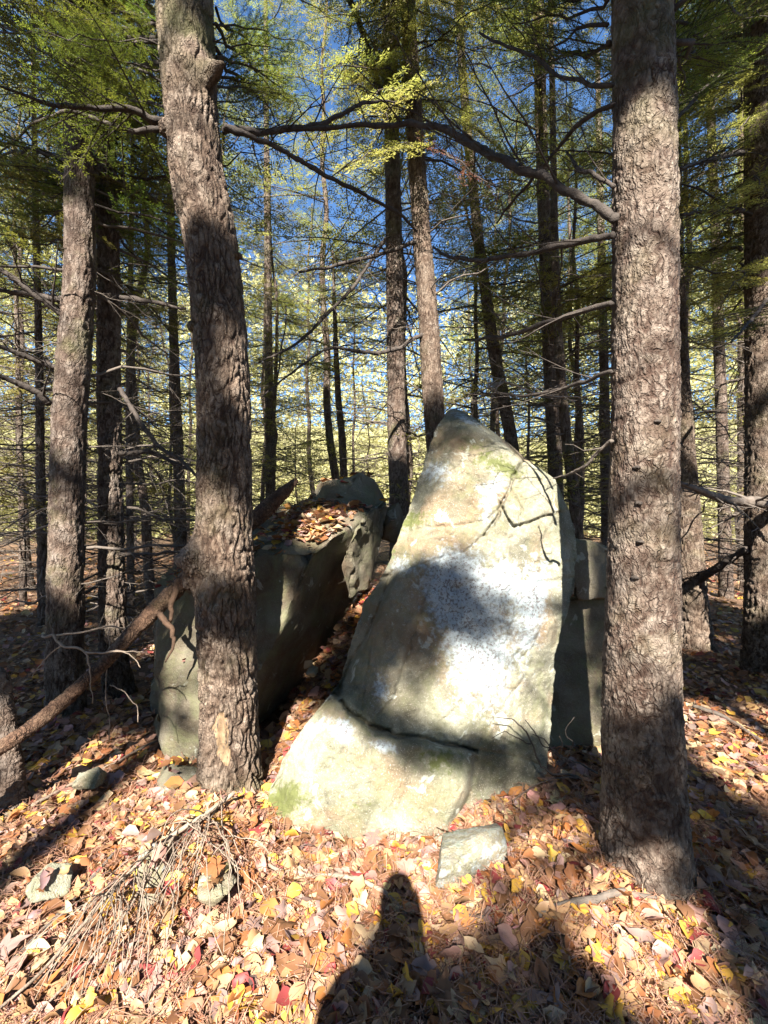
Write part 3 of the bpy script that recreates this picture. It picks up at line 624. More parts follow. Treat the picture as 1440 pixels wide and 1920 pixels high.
# crooked trunk on the left
pp, rr = px_path([(432, 1475, 108, 2.20), (430, 1380, 108, 2.20), (428, 1250, 112, 2.20), (424, 1120, 116, 2.2), (422, 1000, 112, 2.2), (420, 850, 106, 2.2), (418, 700, 106, 2.2), (407, 560, 106, 2.2), (392, 430, 108, 2.2), (371, 330, 110, 2.2), (360, 230, 108, 2.2), (352, 120, 112, 2.2), (346, 0, 116, 2.2), (340, -200, 112, 2.2), (340, -500, 100, 2.25), (345, -1000, 80, 2.3), (350, -1700, 50, 2.3)])
pp[0] = pp[0] + np.array([0, 0, -0.08])
lt_moss = lambda v, th, p: np.clip(0.55 * smooth(v, 3.5, 4.1) * (0.5 + fbm(p * 9, 3, 5)) + 0.5 * np.exp(-(v / 0.12) ** 2), 0, 0.6)
left_tree = tree_thing('hemlock_tree', 'crooked brown furrowed trunk with a dark burl beside the dark overhanging boulder', pp, rr, nseg=180, step=0.0078, mat=M['bark_left'], bark='furrow', amp=0.0120, seed=3, flare=0.34, cell=(0.030, 0.15), top_extra=4.3,
    bumps=[(1.26, math.radians(196), 0.34, 0.085, 0.085), (1.16, math.radians(200), 0.25, 0.06, 0.05), (3.70, math.radians(-28), 0.22, 0.05, 0.11), (3.08, math.radians(170), 0.6, 0.10, 0.018)], moss_fn=lt_moss)
# burl knots and a scar of bare wood, as parts, set on the bark
def bvh_of(o):
    me = o.data; V = np.empty(len(me.vertices) * 3, np.float32); me.vertices.foreach_get('co', V)
    V = V.reshape(-1, 3) + np.array(o.location) + (np.array(o.parent.location) if o.parent else 0)
    return BVHTree.FromPolygons([tuple(v) for v in V.tolist()], [tuple(p.vertices) for p in me.polygons])
def on_bark(bvh, p, sink=0.0):
    h = bvh.find_nearest(Vector(p)); return np.array(h[0]) - np.array(h[1]) * sink
LTB = bvh_of(left_tree.children[0])
def knob(parent, c, r, seed, mat, name='burl', sc=(1, 1, 1)):
    bm = bmesh.new(); bmesh.ops.create_icosphere(bm, subdivisions=5 if r > 0.03 else 3, radius=1.0)
    co = np.array([v.co[:] for v in bm.verts]); F = np.array([[v.index for v in f.verts] for f in bm.faces]); bm.free()
    co = co * (1 + 0.30 * fbm(co * 1.6, 3, seed) + 0.16 * fbm(co * 6, 3, seed + 1))[:, None] * np.array(sc) * r + (np.asarray(c) - np.array(parent.location))
    z = np.clip(0.5 + fbm(co * 40, 3, seed), 0, 1)
    return link(name, mesh_np(name, co, F, mat, {'tone': z, 'plate': z, 'moss': z * 0}), parent)
knob(left_tree, on_bark(LTB, P(366, 1052, 2.14), 0.01), 0.056, 4, M['bark_left'], sc=(0.9, 0.9, 1.25))
knob(left_tree, on_bark(LTB, P(358, 1092, 2.15), 0.01), 0.040, 5, M['bark_left'])
knob(left_tree, on_bark(LTB, P(352, 612, 2.14), 0.005), 0.026, 6, M['bark_left'], 'knot')
knob(left_tree, on_bark(LTB, P(464, 470, 2.14), 0.0), 0.022, 7, M['bark_left'], 'knot', (1.6, 1, 0.8))
knob(left_tree, on_bark(LTB, P(303, 240, 2.14), 0.005), 0.036, 8, M['bark_left'], 'knot', (0.8, 1, 1.2))
# bare wood scar at the foot
sc_t = np.linspace(0, 1, 24); sv = []
for t_ in sc_t:
    w_ = 17 * math.sin(math.pi * min(1, t_ * 0.9 + 0.06)) ** 0.8 * (1 + 0.25 * math.sin(t_ * 9))
    for q in np.linspace(-1, 1, 9):
        d_ = P(416 + q * w_ + 6 * t_ - 4 * math.sin(4 * t_), 1336 + 100 * t_, 1.0) - np.array([0, 0, CH]); h = LTB.ray_cast(Vector((0, 0, CH)), Vector(d_).normalized())
        p_ = np.array(h[0]) if h[0] is not None else np.array([0, 0, CH]) + d_ * 2.1
        sv.append(p_ - d_ / np.linalg.norm(d_) * (0.006 * (1 - q * q) - 0.002))
sv = np.array(sv) - np.array(left_tree.location); si = np.arange(23)[:, None] * 9 + np.arange(8)[None]
link('scar', mesh_np('scar', sv, np.stack([si, si + 9, si + 10, si + 1], -1).reshape(-1, 4), M['skinwood'], {'tone': np.clip(0.5 + fbm(sv * np.array([90, 90, 12]), 3, 3), 0, 1)}), left_tree)

# straight scaly trunk on the right
pp, rr = px_path([(1214, 1668, 178, 1.70), (1209, 1560, 168, 1.70), (1204, 1400, 164, 1.70), (1203, 1250, 160, 1.7), (1205, 1100, 154, 1.7), (1207, 900, 148, 1.7), (1209, 700, 144, 1.7), (1209, 500, 140, 1.7), (1208, 300, 136, 1.7), (1205, 100, 130, 1.7), (1202, 0, 126, 1.7), (1200, -300, 116, 1.7), (1200, -900, 100, 1.75), (1200, -1800, 76, 1.8), (1200, -2600, 44, 1.8)])
pp[0] = pp[0] + np.array([0, 0, -0.07])
rt_moss = lambda v, th, p: np.clip(0.35 * smooth(v, 2.7, 3.4) * (0.4 + fbm(p * 11, 3, 6)) + 0.3 * np.exp(-(v / 0.10) ** 2), 0, 0.5)
right_tree = tree_thing('hemlock_tree', 'straight grey-brown scaly trunk standing right of the tall pale boulder', pp, rr, nseg=200, step=0.0070, mat=M['bark_right'], bark='scale', amp=0.0085, seed=8, flare=0.58, cell=(0.034, 0.065), top_extra=3.7, moss_fn=rt_moss)
RTB = bvh_of(right_tree.children[0])
for (a, b_, s_) in ((1176, 868, 1), (1208, 940, 2), (1200, 1020, 3), (1148, 1100, 4), (1245, 780, 5)):
    knob(right_tree, on_bark(RTB, P(a, b_, 1.5), 0.004), 0.011, 60 + s_, M['limb'], 'branch_stub', (1.2, 1.4, 0.7))

# mid-distance trunks, each traced with its own lean
MID = [  # label, pts(px, py, width, d), material, cell scale
 ('thick reddish-brown trunk with bare limbs, left of the crooked trunk', [(125, 1345, 84, 3.12), (122, 1200, 80, 3.12), (125, 1000, 78, 3.12), (130, 800, 76, 3.12), (140, 650, 74, 3.12), (150, 500, 70, 3.12), (148, 300, 62, 3.12), (145, 100, 58, 3.15), (143, -100, 54, 3.2), (140, -600, 40, 3.2)]),
 ('grey trunk close behind the thick reddish-brown trunk', [(232, 1310, 62, 3.45), (216, 1250, 56, 3.45), (210, 1100, 54, 3.45), (207, 900, 50, 3.45), (204, 700, 48, 3.45), (204, 500, 46, 3.45), (198, 300, 42, 3.45), (190, 100, 40, 3.5), (180, -400, 30, 3.5)]),
 ('dark straight trunk rising behind the gap between the boulders', [(752, 1180, 46, 5.2), (748, 960, 38, 5.2), (744, 800, 36, 5.2), (741, 600, 34, 5.2), (738, 400, 31, 5.2), (734, 200, 28, 5.2), (730, 0, 24, 5.2), (727, -400, 17, 5.2)]),
 ('pale leaning trunk just behind the peak of the tall boulder', [(830, 1200, 46, 4.6), (822, 900, 42, 4.6), (813, 760, 41, 4.6), (803, 600, 39, 4.6), (790, 430, 36, 4.6), (778, 250, 34, 4.6), (770, 100, 30, 4.6), (765, 0, 28, 4.6), (755, -400, 18, 4.6)]),
 ('slim leaning trunk behind the right shoulder of the tall boulder', [(990, 1120, 30, 6.6), (962, 850, 26, 6.6), (930, 680, 24, 6.6), (908, 530, 21, 6.6), (892, 400, 19, 6.6), (872, 200, 16, 6.6), (860, 0, 14, 6.6), (850, -300, 10, 6.6)]),
 ('dark vertical trunk between the tall boulder and the scaly trunk', [(1050, 1120, 34, 6.2), (1042, 900, 30, 6.2), (1032, 700, 28, 6.2), (1024, 500, 26, 6.2), (1015, 250, 24, 6.2), (1010, 0, 21, 6.2), (1005, -300, 16, 6.2)]),
 ('thin grey trunk rising behind the shaded side block of the tall boulder', [(1096, 1130, 28, 5.6), (1078, 950, 25, 5.6), (1060, 800, 22, 5.6), (1048, 650, 19, 5.6), (1040, 450, 16, 5.6), (1036, 200, 12, 5.6), (1030, -100, 8, 5.6)]),
 ('flared pale trunk seen just past the right edge of the scaly trunk', [(1304, 1168, 72, 4.6), (1296, 1080, 60, 4.6), (1288, 950, 54, 4.6), (1278, 800, 48, 4.6), (1268, 650, 44, 4.6), (1262, 400, 38, 4.6), (1258, 100, 32, 4.6), (1255, -300, 22, 4.6)]),
 ('thick ribbed sunlit trunk with a stout bare limb at chest height', [(1448, 1200, 128, 3.9), (1444, 1080, 112, 3.9), (1442, 900, 106, 3.9), (1440, 700, 102, 3.9), (1438, 500, 98, 3.9), (1436, 250, 96, 3.9), (1434, 0, 94, 3.9), (1432, -400, 80, 3.9)]),
 ('dark slim trunk between the flared pale trunk and the ribbed trunk', [(1362, 1110, 32, 7.4), (1356, 900, 28, 7.4), (1350, 700, 26, 7.4), (1342, 450, 22, 7.4), (1332, 200, 18, 7.4), (1325, -100, 12, 7.4)]),
 ('pale bright trunk far behind the ribbed trunk', [(1394, 1090, 24, 9.0), (1392, 850, 22, 9.0), (1392, 600, 20, 9.0), (1390, 300, 16, 9.0), (1388, -100, 10, 9.0)]),
 ('slender trunk between the grey trunk and the crooked trunk', [(342, 1080, 26, 7.0), (336, 900, 23, 7.0), (328, 700, 20, 7.0), (322, 500, 17, 7.0), (318, 250, 13, 7.0), (315, -50, 8, 7.0)]),
 ('very thin pole trunk right behind the grey trunk', [(246, 1120, 17, 5.8), (243, 900, 15, 5.8), (242, 700, 13, 5.8), (246, 450, 10, 5.8), (250, 200, 7, 5.8)]),
 ('thin dark trunk standing left of the thick reddish-brown trunk', [(82, 1130, 24, 5.4), (76, 900, 20, 5.4), (74, 700, 17, 5.4), (68, 450, 14, 5.4), (64, 200, 10, 5.4), (60, -50, 7, 5.4)]),
 ('thin pole trunk at the far left end of the thicket', [(44, 1120, 15, 6.4), (40, 900, 13, 6.4), (34, 700, 11, 6.4), (28, 450, 8, 6.4), (24, 250, 5, 6.4)]),
 ('young thin trunk rising above the leaf-strewn boulder top', [(650, 1050, 17, 8.0), (643, 850, 15, 8.0), (634, 740, 12, 8.0), (628, 600, 8, 8.0), (624, 470, 4, 8.0)]),
 ('shadowy trunk just past the right side of the crooked trunk', [(508, 1060, 20, 9.0), (506, 850, 18, 9.0), (503, 600, 15, 9.0), (500, 300, 11, 9.0), (498, 0, 7, 9.0)]),
 ('thin trunk close beside the left edge of the scaly trunk', [(1140, 1110, 26, 7.8), (1136, 900, 22, 7.8), (1132, 650, 18, 7.8), (1126, 400, 14, 7.8), (1120, 100, 9, 7.8)]),
]
mid_trees = []
for k, (lab, pts) in enumerate(MID):
    d0 = pts[0][3]
    pp, rr = px_path(pts); pp = [np.array(q) for q in pp]
    gz = ground_at(pp[0][0], pp[0][1]); pp[0][2] = min(gz - 0.06, pp[1][2] - 0.05)
    near = d0 < 5
    e = tree_thing('hemlock_tree', lab, pp, rr, group=None, nseg=80 if near else 34, step=0.018 if near else 0.045, mat=M['bark_far'] if k not in (3, 7, 8, 10) else M['bark_left'], bark='furrow' if k % 3 else 'scale', amp=0.013 if near else 0.010, seed=20 + k, flare=0.12, cell=(0.022, 0.11) if near else (0.03, 0.12), top_extra=6.5 if near else None)
    mid_trees.append((e, np.array(pp), np.array(rr)))

def on_trunk(t, z):
    e, pp, rr = t; zs = pp[:, 2]
    return np.array([np.interp(z, zs, pp[:, 0]), np.interp(z, zs, pp[:, 1]), z])
R = random.Random(11)
for k, t in enumerate(mid_trees):
    pp = t[1]; d0 = pp[0][1]; zt = pp[-1][2]
    nd = 22 if d0 < 5 else 26
    for q in range(nd):                       # bare dead branches on the lower trunk
        z = R.uniform(0.35, min(zt - 0.3, 5.5)); a = R.uniform(0, 2 * math.pi)
        if d0 < 4.0 and math.sin(a) < -0.2: a = -a
        L = R.uniform(0.5, 1.5) * (0.8 if d0 < 4 else 1.1); b_ = on_trunk(t, z); el = R.uniform(-0.25, 0.35)
        put_branch(t[0], b_, b_ + np.array([math.cos(a), math.sin(a), el]) * L, DEAD, R.randrange(99), R.uniform(-0.5, 0.5))
    if k in (0, 1, 5, 6, 9, 11, 12, 13, 14, 17):       # the worst tangles of bare twigs
        for q in range(26):
            z = R.uniform(0.3, min(zt - 0.3, 4.6)); a = R.uniform(0.0, math.pi) if d0 < 4 else R.uniform(0, 6.28); L = R.uniform(0.9, 2.1); b_ = on_trunk(t, z)
            put_branch(t[0], b_, b_ + np.array([math.cos(a), math.sin(a), R.uniform(-0.3, 0.3)]) * L, DEAD, R.randrange(99), R.uniform(-0.9, 0.9))
    nl = 20
    for q in range(nl):                       # green branches higher up
        lo_ = 4.0 if d0 > 4.4 else 3.2
        z = R.uniform(lo_, max(lo_ + 0.5, zt)); a = R.uniform(0, 2 * math.pi); L = R.uniform(0.9, 1.9); b_ = on_trunk(t, z)
        if k in (2, 3) and z < 6: continue
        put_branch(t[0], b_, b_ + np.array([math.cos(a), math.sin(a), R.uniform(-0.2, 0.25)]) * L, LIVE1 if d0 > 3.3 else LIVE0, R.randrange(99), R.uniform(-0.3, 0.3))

# ------------------------------------------------------------------ named limbs traced one by one
def limb(tree, pts, seed, live=False, name='branch', mat=None, twiglen=0.35, dens=0.8, bare=0.1, foliage='needles', twigs=True):
    path = np.array([P(a, b_, d) for a, b_, w, d in pts]); rad = np.array([w * 0.5 / K * d for a, b_, w, d in pts])
    q = catmull(np.concatenate([path, rad[:, None]], 1), 22 * (len(pts) - 1) + 1)
    r = np.random.default_rng(seed); q[1:, :3] += np.stack([fbm(q[1:, :3] * 7, 4, seed), fbm(q[1:, :3] * 7, 4, seed + 1), fbm(q[1:, :3] * 7, 4, seed + 2)], -1) * 0.018; q[:, 3] *= 1 + 0.22 * fbm(q[:, :3] * 25, 3, seed + 5)
    loc = np.array(tree.location)
    if twigs:
        w_, f_ = make_branch(seed, live, 0, path=q[:, :3] - loc, rads=q[:, 3], twiglen=twiglen * 1.35, dens=dens * 1.9, bare=bare)
    else:
        w_ = MB(); w_.tube(q[:, :3] - loc, q[:, 3], 8, 0.5); f_ = MB()
    o = link(name, w_.mesh(name, mat or M['limb']), tree)
    if live and f_.V: link('foliage', f_.mesh('foliage', M[foliage], False), o)
    return o
T = {k: mid_trees[k][0] for k in range(len(mid_trees))}
limb(right_tree, [(1152, 408, 17, 1.66), (1080, 366, 16, 1.74), (1000, 326, 15, 1.86), (930, 296, 14, 1.98), (872, 262, 13, 2.1), (820, 243, 11, 2.2), (760, 236, 10, 2.3), (650, 236, 8, 2.4), (540, 244, 7, 2.5), (430, 238, 4, 2.6)], 501, twiglen=0.40, dens=0.55)
limb(right_tree, [(1150, 440, 13, 1.66), (1060, 458, 12, 1.8), (980, 476, 10, 1.95), (900, 487, 8, 2.1), (840, 480, 6, 2.2), (812, 462, 4, 2.3)], 502, dens=0.7)
limb(right_tree, [(1148, 572, 11, 1.66), (1040, 600, 9, 1.9), (940, 632, 7, 2.2), (870, 638, 4, 2.5)], 503)
limb(right_tree, [(1150, 198, 9, 1.66), (1075, 240, 8, 1.8), (1000, 332, 6, 2.1), (930, 420, 4, 2.4)], 504)
limb(right_tree, [(1150, 160, 8, 1.66), (1080, 150, 7, 1.8), (1000, 110, 6, 2.0), (900, 60, 4, 2.2)], 505)
limb(right_tree, [(1148, 828, 7, 1.68), (1100, 866, 6, 1.8), (1060, 890, 4, 1.95), (1040, 900, 2, 2.1)], 506, mat=M['dead_wood'], dens=0.3, twiglen=0.15)
limb(right_tree, [(1148, 700, 8, 1.68), (1080, 720, 7, 1.9), (990, 740, 5, 2.2), (900, 735, 3, 2.5)], 507, dens=0.6)
limb(right_tree, [(1150, 350, 8, 1.66), (1090, 320, 7, 1.8), (1060, 290, 4, 1.9)], 508)
limb(left_tree, [(420, 236, 12, 2.18), (500, 268, 9, 2.3), (580, 312, 8, 2.4), (660, 352, 7, 2.5), (740, 396, 6, 2.6), (780, 432, 4, 2.7)], 511, dens=0.6)
limb(left_tree, [(418, 245, 12, 2.2), (500, 246, 10, 2.4), (600, 232, 9, 2.5), (680, 196, 6, 2.7), (740, 190, 3, 2.8)], 512, dens=0.6)
limb(left_tree, [(306, 228, 14, 2.2), (240, 205, 12, 2.1), (160, 200, 9, 2.0), (80, 190, 7, 1.9), (0, 160, 4, 1.8)], 513, live=True, dens=1.1, twiglen=0.45)
limb(left_tree, [(306, 240, 12, 2.24), (230, 240, 9, 2.3), (150, 215, 7, 2.3), (60, 230, 5, 2.3)], 514, live=True, dens=1.1, twiglen=0.4)
limb(T[2], [(650, -20, 11, 4.7), (690, 90, 10, 4.8), (714, 180, 9, 4.9), (736, 252, 8, 5.1)], 515, dens=0.7)
limb(T[3], [(795, 450, 8, 4.6), (700, 480, 7, 4.4), (620, 500, 6, 4.2), (560, 508, 4, 4.0)], 516, dens=0.7)
limb(T[3], [(806, 620, 8, 4.6), (720, 660, 7, 4.3), (620, 655, 5, 4.0), (560, 690, 4, 3.8), (490, 745, 3, 3.6)], 517, dens=0.6)
limb(T[2], [(740, 420, 7, 5.2), (660, 540, 6, 4.8), (560, 640, 5, 4.4), (485, 680, 3, 4.1)], 518, dens=0.6)
limb(T[8], [(1480, 940, 22, 3.7), (1400, 942, 18, 3.4), (1340, 930, 14, 3.2), (1276, 904, 8, 3.0)], 521, mat=M['dead_wood'], dens=0.7)
limb(T[8], [(1400, 1030, 12, 3.9), (1350, 1060, 14, 4.2), (1300, 1095, 12, 4.6)], 522, dens=0.3)
limb(T[8], [(1395, 285, 10, 3.8), (1330, 300, 8, 3.4), (1275, 315, 5, 3.0)], 523)
limb(T[8], [(1395, 395, 8, 3.8), (1330, 398, 7, 3.6), (1280, 400, 5, 3.4)], 524)
limb(T[8], [(1395, 120, 12, 3.8), (1330, 160, 9, 3.4), (1270, 225, 6, 3.0)], 525, live=True, dens=1.0, foliage='needles')
limb(T[8], [(1400, 30, 12, 3.8), (1340, 60, 9, 3.3), (1270, 110, 6, 2.9)], 526, live=True, dens=1.0)
limb(T[8], [(1440, 560, 8, 3.5), (1400, 610, 6, 3.0), (1370, 640, 4, 2.7)], 527, live=True, dens=0.9, twiglen=0.25)
limb(T[0], [(118, 590, 13, 3.1), (60, 550, 12, 3.0), (0, 505, 9, 2.9), (-60, 470, 6, 2.8)], 531, dens=0.6)
limb(T[0], [(105, 690, 12, 3.1), (50, 668, 10, 3.0), (0, 650, 8, 2.9), (-60, 640, 5, 2.8)], 532, dens=0.6)
limb(T[0], [(92, 758, 13, 3.1), (50, 725, 11, 3.0), (0, 706, 9, 2.9), (-60, 690, 6, 2.8)], 533, dens=0.6)
limb(T[0], [(116, 560, 11, 3.1), (60, 553, 9, 3.2), (0, 545, 7, 3.2)], 534, dens=0.6)
limb(T[1], [(225, 730, 9, 3.4), (290, 830, 8, 3.2), (340, 865, 7, 3.1), (380, 905, 4, 3.0)], 535, dens=0.6)
limb(T[1], [(226, 850, 9, 3.4), (290, 850, 8, 3.3), (350, 880, 5, 3.2)], 536)
limb(T[1], [(224, 560, 9, 3.4), (280, 565, 8, 3.3), (350, 580, 5, 3.2)], 537)
limb(T[1], [(226, 1040, 7, 3.4), (280, 1038, 6, 3.2), (360, 1035, 3, 3.0)], 538, dens=0.5)

# green sprays overhead and brown dead sprays
R = random.Random(5)
def spray(tree, base_px, tip_px, pool, roll=0.0): put_branch(tree, P(*base_px), P(*tip_px), pool, R.randrange(99), roll)
for (bp, tp) in [((310, 120, 2.2), (60, 30, 1.9)), ((310, 60, 2.2), (120, -60, 2.1)), ((310, 180, 2.25), (90, 150, 2.7)), ((300, 90, 2.2), (180, 120, 3.0)), ((310, 20, 2.3), (10, 80, 2.9)),
                 ((400, 60, 2.2), (560, 30, 2.6)), ((405, 100, 2.25), (560, 130, 3.1)), ((400, -40, 2.2), (620, -20, 2.7)), ((405, 150, 2.3), (520, 190, 3.0)), ((405, 20, 2.3), (600, 80, 3.3))]:
    for _ in range(2): spray(left_tree, (bp[0], bp[1] + R.uniform(-30, 30), bp[2]), (tp[0] + R.uniform(-50, 50), tp[1] + R.uniform(-50, 50), tp[2] + R.uniform(-0.2, 0.3)), LIVE0, R.uniform(-0.5, 0.5))
for (bp, tp) in [((1140, 20, 1.7), (960, -30, 2.2)), ((1140, 60, 1.75), (1000, 60, 2.6)), ((1140, -60, 1.75), (900, -40, 2.4)), ((1260, 60, 1.75), (1360, 10, 2.4)), ((1260, 10, 1.75), (1420, -20, 2.2))]:
    for _ in range(2): spray(right_tree, (bp[0], bp[1] + R.uniform(-30, 30), bp[2]), (tp[0] + R.uniform(-50, 50), tp[1] + R.uniform(-50, 50), tp[2] + R.uniform(-0.2, 0.3)), LIVE0, R.uniform(-0.5, 0.5))
for (bp, tp) in [((770, 60, 4.6), (620, 40, 4.0)), ((770, 90, 4.6), (640, 150, 4.1)), ((772, 20, 4.6), (880, 40, 4.0)), ((775, 120, 4.6), (900, 110, 4.2)), ((770, -40, 4.6), (700, 10, 3.8))]:
    spray(T[3], bp, tp, LIVE1); spray(T[3], (bp[0], bp[1] - 40, bp[2]), (tp[0] + R.uniform(-60, 60), tp[1] - 30, tp[2] + 0.3), LIVE1, 0.4); spray(T[3], (bp[0], bp[1] + 20, bp[2]), (tp[0], tp[1] + 50, tp[2] + 0.2), BROWN)
for (bp, tp) in [((1015, 60, 6.2), (940, 80, 5.2)), ((1012, 120, 6.2), (1090, 90, 5.4)), ((1018, 160, 6.2), (950, 130, 5.4)), ((1015, 30, 6.2), (1060, 20, 5.0))]:
    spray(T[5], bp, tp, BROWN if R.random() < 0.6 else LIVE1)
for q in range(30):
    z = R.uniform(-220, 300); t_ = R.choice([2, 3, 3]); x0 = 735 if t_ == 2 else 778; d_ = 5.2 if t_ == 2 else 4.6
    spray(T[t_], (x0, z, d_), (x0 + R.choice([-1, -1, 1]) * R.uniform(40, 260), z + R.uniform(-90, 70), d_ + R.uniform(-1.4, 1.0)), LIVE1 if R.random() < 0.78 else BROWN, R.uniform(-0.5, 0.5))
for q in range(22):
    z = R.uniform(-250, 260); t_ = R.choice([4, 5]); x0 = 870 if t_ == 4 else 1012; d_ = 6.6 if t_ == 4 else 6.2
    spray(T[t_], (x0, z, d_), (x0 + R.choice([-1, 1]) * R.uniform(30, 180), z + R.uniform(-80, 60), d_ + R.uniform(-1.6, 1.0)), LIVE1 if R.random() < 0.7 else BROWN, R.uniform(-0.5, 0.5))
for q in range(40):
    b_ = (1390, R.uniform(-100, 640), 3.9); spray(T[8], b_, (R.uniform(1280, 1370), b_[1] + R.uniform(-60, 60), R.uniform(3.0, 5.5)), LIVE1)
for q in range(40):
    z = R.uniform(-150, 480); spray(T[1], (200, z, 3.45), (R.uniform(60, 320), z + R.uniform(-80, 60), R.uniform(3.0, 4.8)), LIVE1, R.uniform(-0.3, 0.3))
for q in range(40):
    z = R.uniform(-200, 440); spray(T[0], (145, z, 3.12), (R.choice([R.uniform(-60, 100), R.uniform(200, 300)]), z + R.uniform(-80, 60), R.uniform(3.0, 4.6)), LIVE1 if q % 2 else LIVE0, R.uniform(-0.3, 0.3))

# ------------------------------------------------------------------ far trees: one pool of trunks, crowns and bare twigs, many trees
def far_parts(seed, H, r0, lod=2):
    r = np.random.default_rng(seed); n = 14; z = np.linspace(-0.15, H, n)
    off = np.cumsum(r.normal(0, 0.05, (n, 2)), 0); off -= off[0]
    path = np.stack([off[:, 0], off[:, 1], z], -1); rad = r0 * (1 - 0.9 * np.clip(z / H, 0, 1)) + 0.006
    tm = trunk_mesh('trunk', path, rad, 16, 0.12, M['bark_far'], 'furrow', 0.008, seed, 0.2, (0.035, 0.12))
    tw = MB(); cr = MB(); crw = MB()
    def add(mb, src, base, az, L, el, roll):
        d = np.array([math.cos(az) * math.cos(el), math.sin(az) * math.cos(el), math.sin(el)]); m = np.array(orient(base, base + d * L, 1.6, roll))
        V = np.concatenate(src.V) @ m[:3, :3].T + m[:3, 3]; mb.add(V, np.concatenate(src.F), np.concatenate(src.T))
    for q in range(85):
        zz = r.uniform(0.3, 0.60 * H); b_ = np.array([np.interp(zz, z, path[:, 0]), np.interp(zz, z, path[:, 1]), zz])
        add(tw, FARDEAD[q % len(FARDEAD)], b_, r.uniform(0, 6.28), r.uniform(0.6, 1.8), r.normal(0.0, 0.22), r.normal(0, 0.4))
    for q in range(46):
        f = r.uniform(0, 1); zz = H * ((0.50 if H > 7 else 0.22) + (0.49 if H > 7 else 0.77) * f); b_ = np.array([np.interp(zz, z, path[:, 0]), np.interp(zz, z, path[:, 1]), zz])
        L = (0.5 + 1.9 * (1 - f) ** 0.7) * r.uniform(0.6, 1.1); az = r.uniform(0, 6.28); el = r.normal(0.0, 0.18)
        k = q % len(FARLIVE); rl = r.normal(0, 0.3)
        add(cr, FARLIVE[k][1], b_, az, L, el, rl); add(tw, FARLIVE[k][2], b_, az, L, el, rl)
    return tm, tw.mesh('bare_twigs', M['dead_wood']), cr.mesh('crown', M['needles_far'], False)
FARDEAD = [make_branch(600 + k, False, 2, L=1.6, r0=0.012, twiglen=0.5)[0] for k in range(4)]
FARLIVE = []
for k in range(5):
    w_, f_ = make_branch(620 + k, True, 2, L=1.6, r0=0.013, dens=1.0, twiglen=0.5); s_ = MB(); x_ = np.linspace(0, 1.5, 4); s_.tube(np.stack([x_, 0 * x_, -0.1 * x_ ** 2], -1), 0.012 * (1 - 0.5 * x_), 4)
    FARLIVE.append((w_, f_, s_))
FAR = [far_parts(700 + k, H, r0) for k, (H, r0) in enumerate([(8.5, 0.055), (10.5, 0.075), (11.5, 0.085), (6.5, 0.038), (9.5, 0.06)])]
R = random.Random(21); placed = []
def far_tree(x, y, k, sc, label, group):
    e = empty('hemlock_tree', (x, y, ground_at(x, y)), label, 'tree', group)
    e.rotation_euler = (R.uniform(-0.03, 0.03), R.uniform(-0.03, 0.03), R.uniform(0, 6.28)); e.scale = (sc, sc, sc)
    tm, tw, cr = FAR[k]
    link('trunk', tm, e); tag(link('bare_twigs', tw, e), kind='stuff'); link('crown', cr, e)
    return e
n_ = 0
while n_ < 54:
    y = R.uniform(6.2, 16.5); x = R.uniform(-1.0, 1.0) * (y * 1.05 + 1.0)
    px = 720 + x / y * K
    if any((x - a) ** 2 + (y - b_) ** 2 < (0.9 + 0.03 * y) ** 2 for a, b_ in placed): continue
    if 560 < px < 860 and y < 15 and R.random() < 0.75: continue
    placed.append((x, y)); n_ += 1
    k = R.randrange(5) if y > 9 else R.choice([0, 3, 4])
    far_tree(x, y, k, R.uniform(0.8, 1.15), 'slim hemlock among the crowd of background trees', 'hemlocks crowding the background')

# added pale slope that fills the sky gaps, standing for the bright distance
hx = np.linspace(-110, 110, 90); hy = np.linspace(40, 120, 26); HX, HY = np.meshgrid(hx, hy)
HZ = -0.5 + 20 * smooth(HY, 40, 75) * (0.85 + 0.3 * fbm(np.stack([HX * 0.04, HY * 0.04, HX * 0], -1), 3, 12)) + 0.9 * fbm(np.stack([HX * 0.4, HY * 0.4, HX * 0], -1), 3, 13)
m, nt, b, out = new_mat('backdrop'); g = N(nt); o_ = g.obj()
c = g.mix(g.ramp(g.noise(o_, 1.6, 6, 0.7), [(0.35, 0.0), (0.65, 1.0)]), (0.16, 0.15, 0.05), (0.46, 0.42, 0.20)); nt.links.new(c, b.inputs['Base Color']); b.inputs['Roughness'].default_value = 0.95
nt.links.new(g.bump(g.noise(o_, 2.5, 6, 0.75), 1.0, 0.8), b.inputs['Normal'])
hi = np.arange(25)[:, None] * 90 + np.arange(89)[None]
tag(link('backdrop_slope', mesh_np('backdrop_slope', np.stack([HX, HY, HZ], -1).reshape(-1, 3), np.stack([hi, hi + 1, hi + 91, hi + 90], -1).reshape(-1, 4), m)), 'pale slope added to fill the sky gaps behind the trees', 'backdrop', kind='structure')

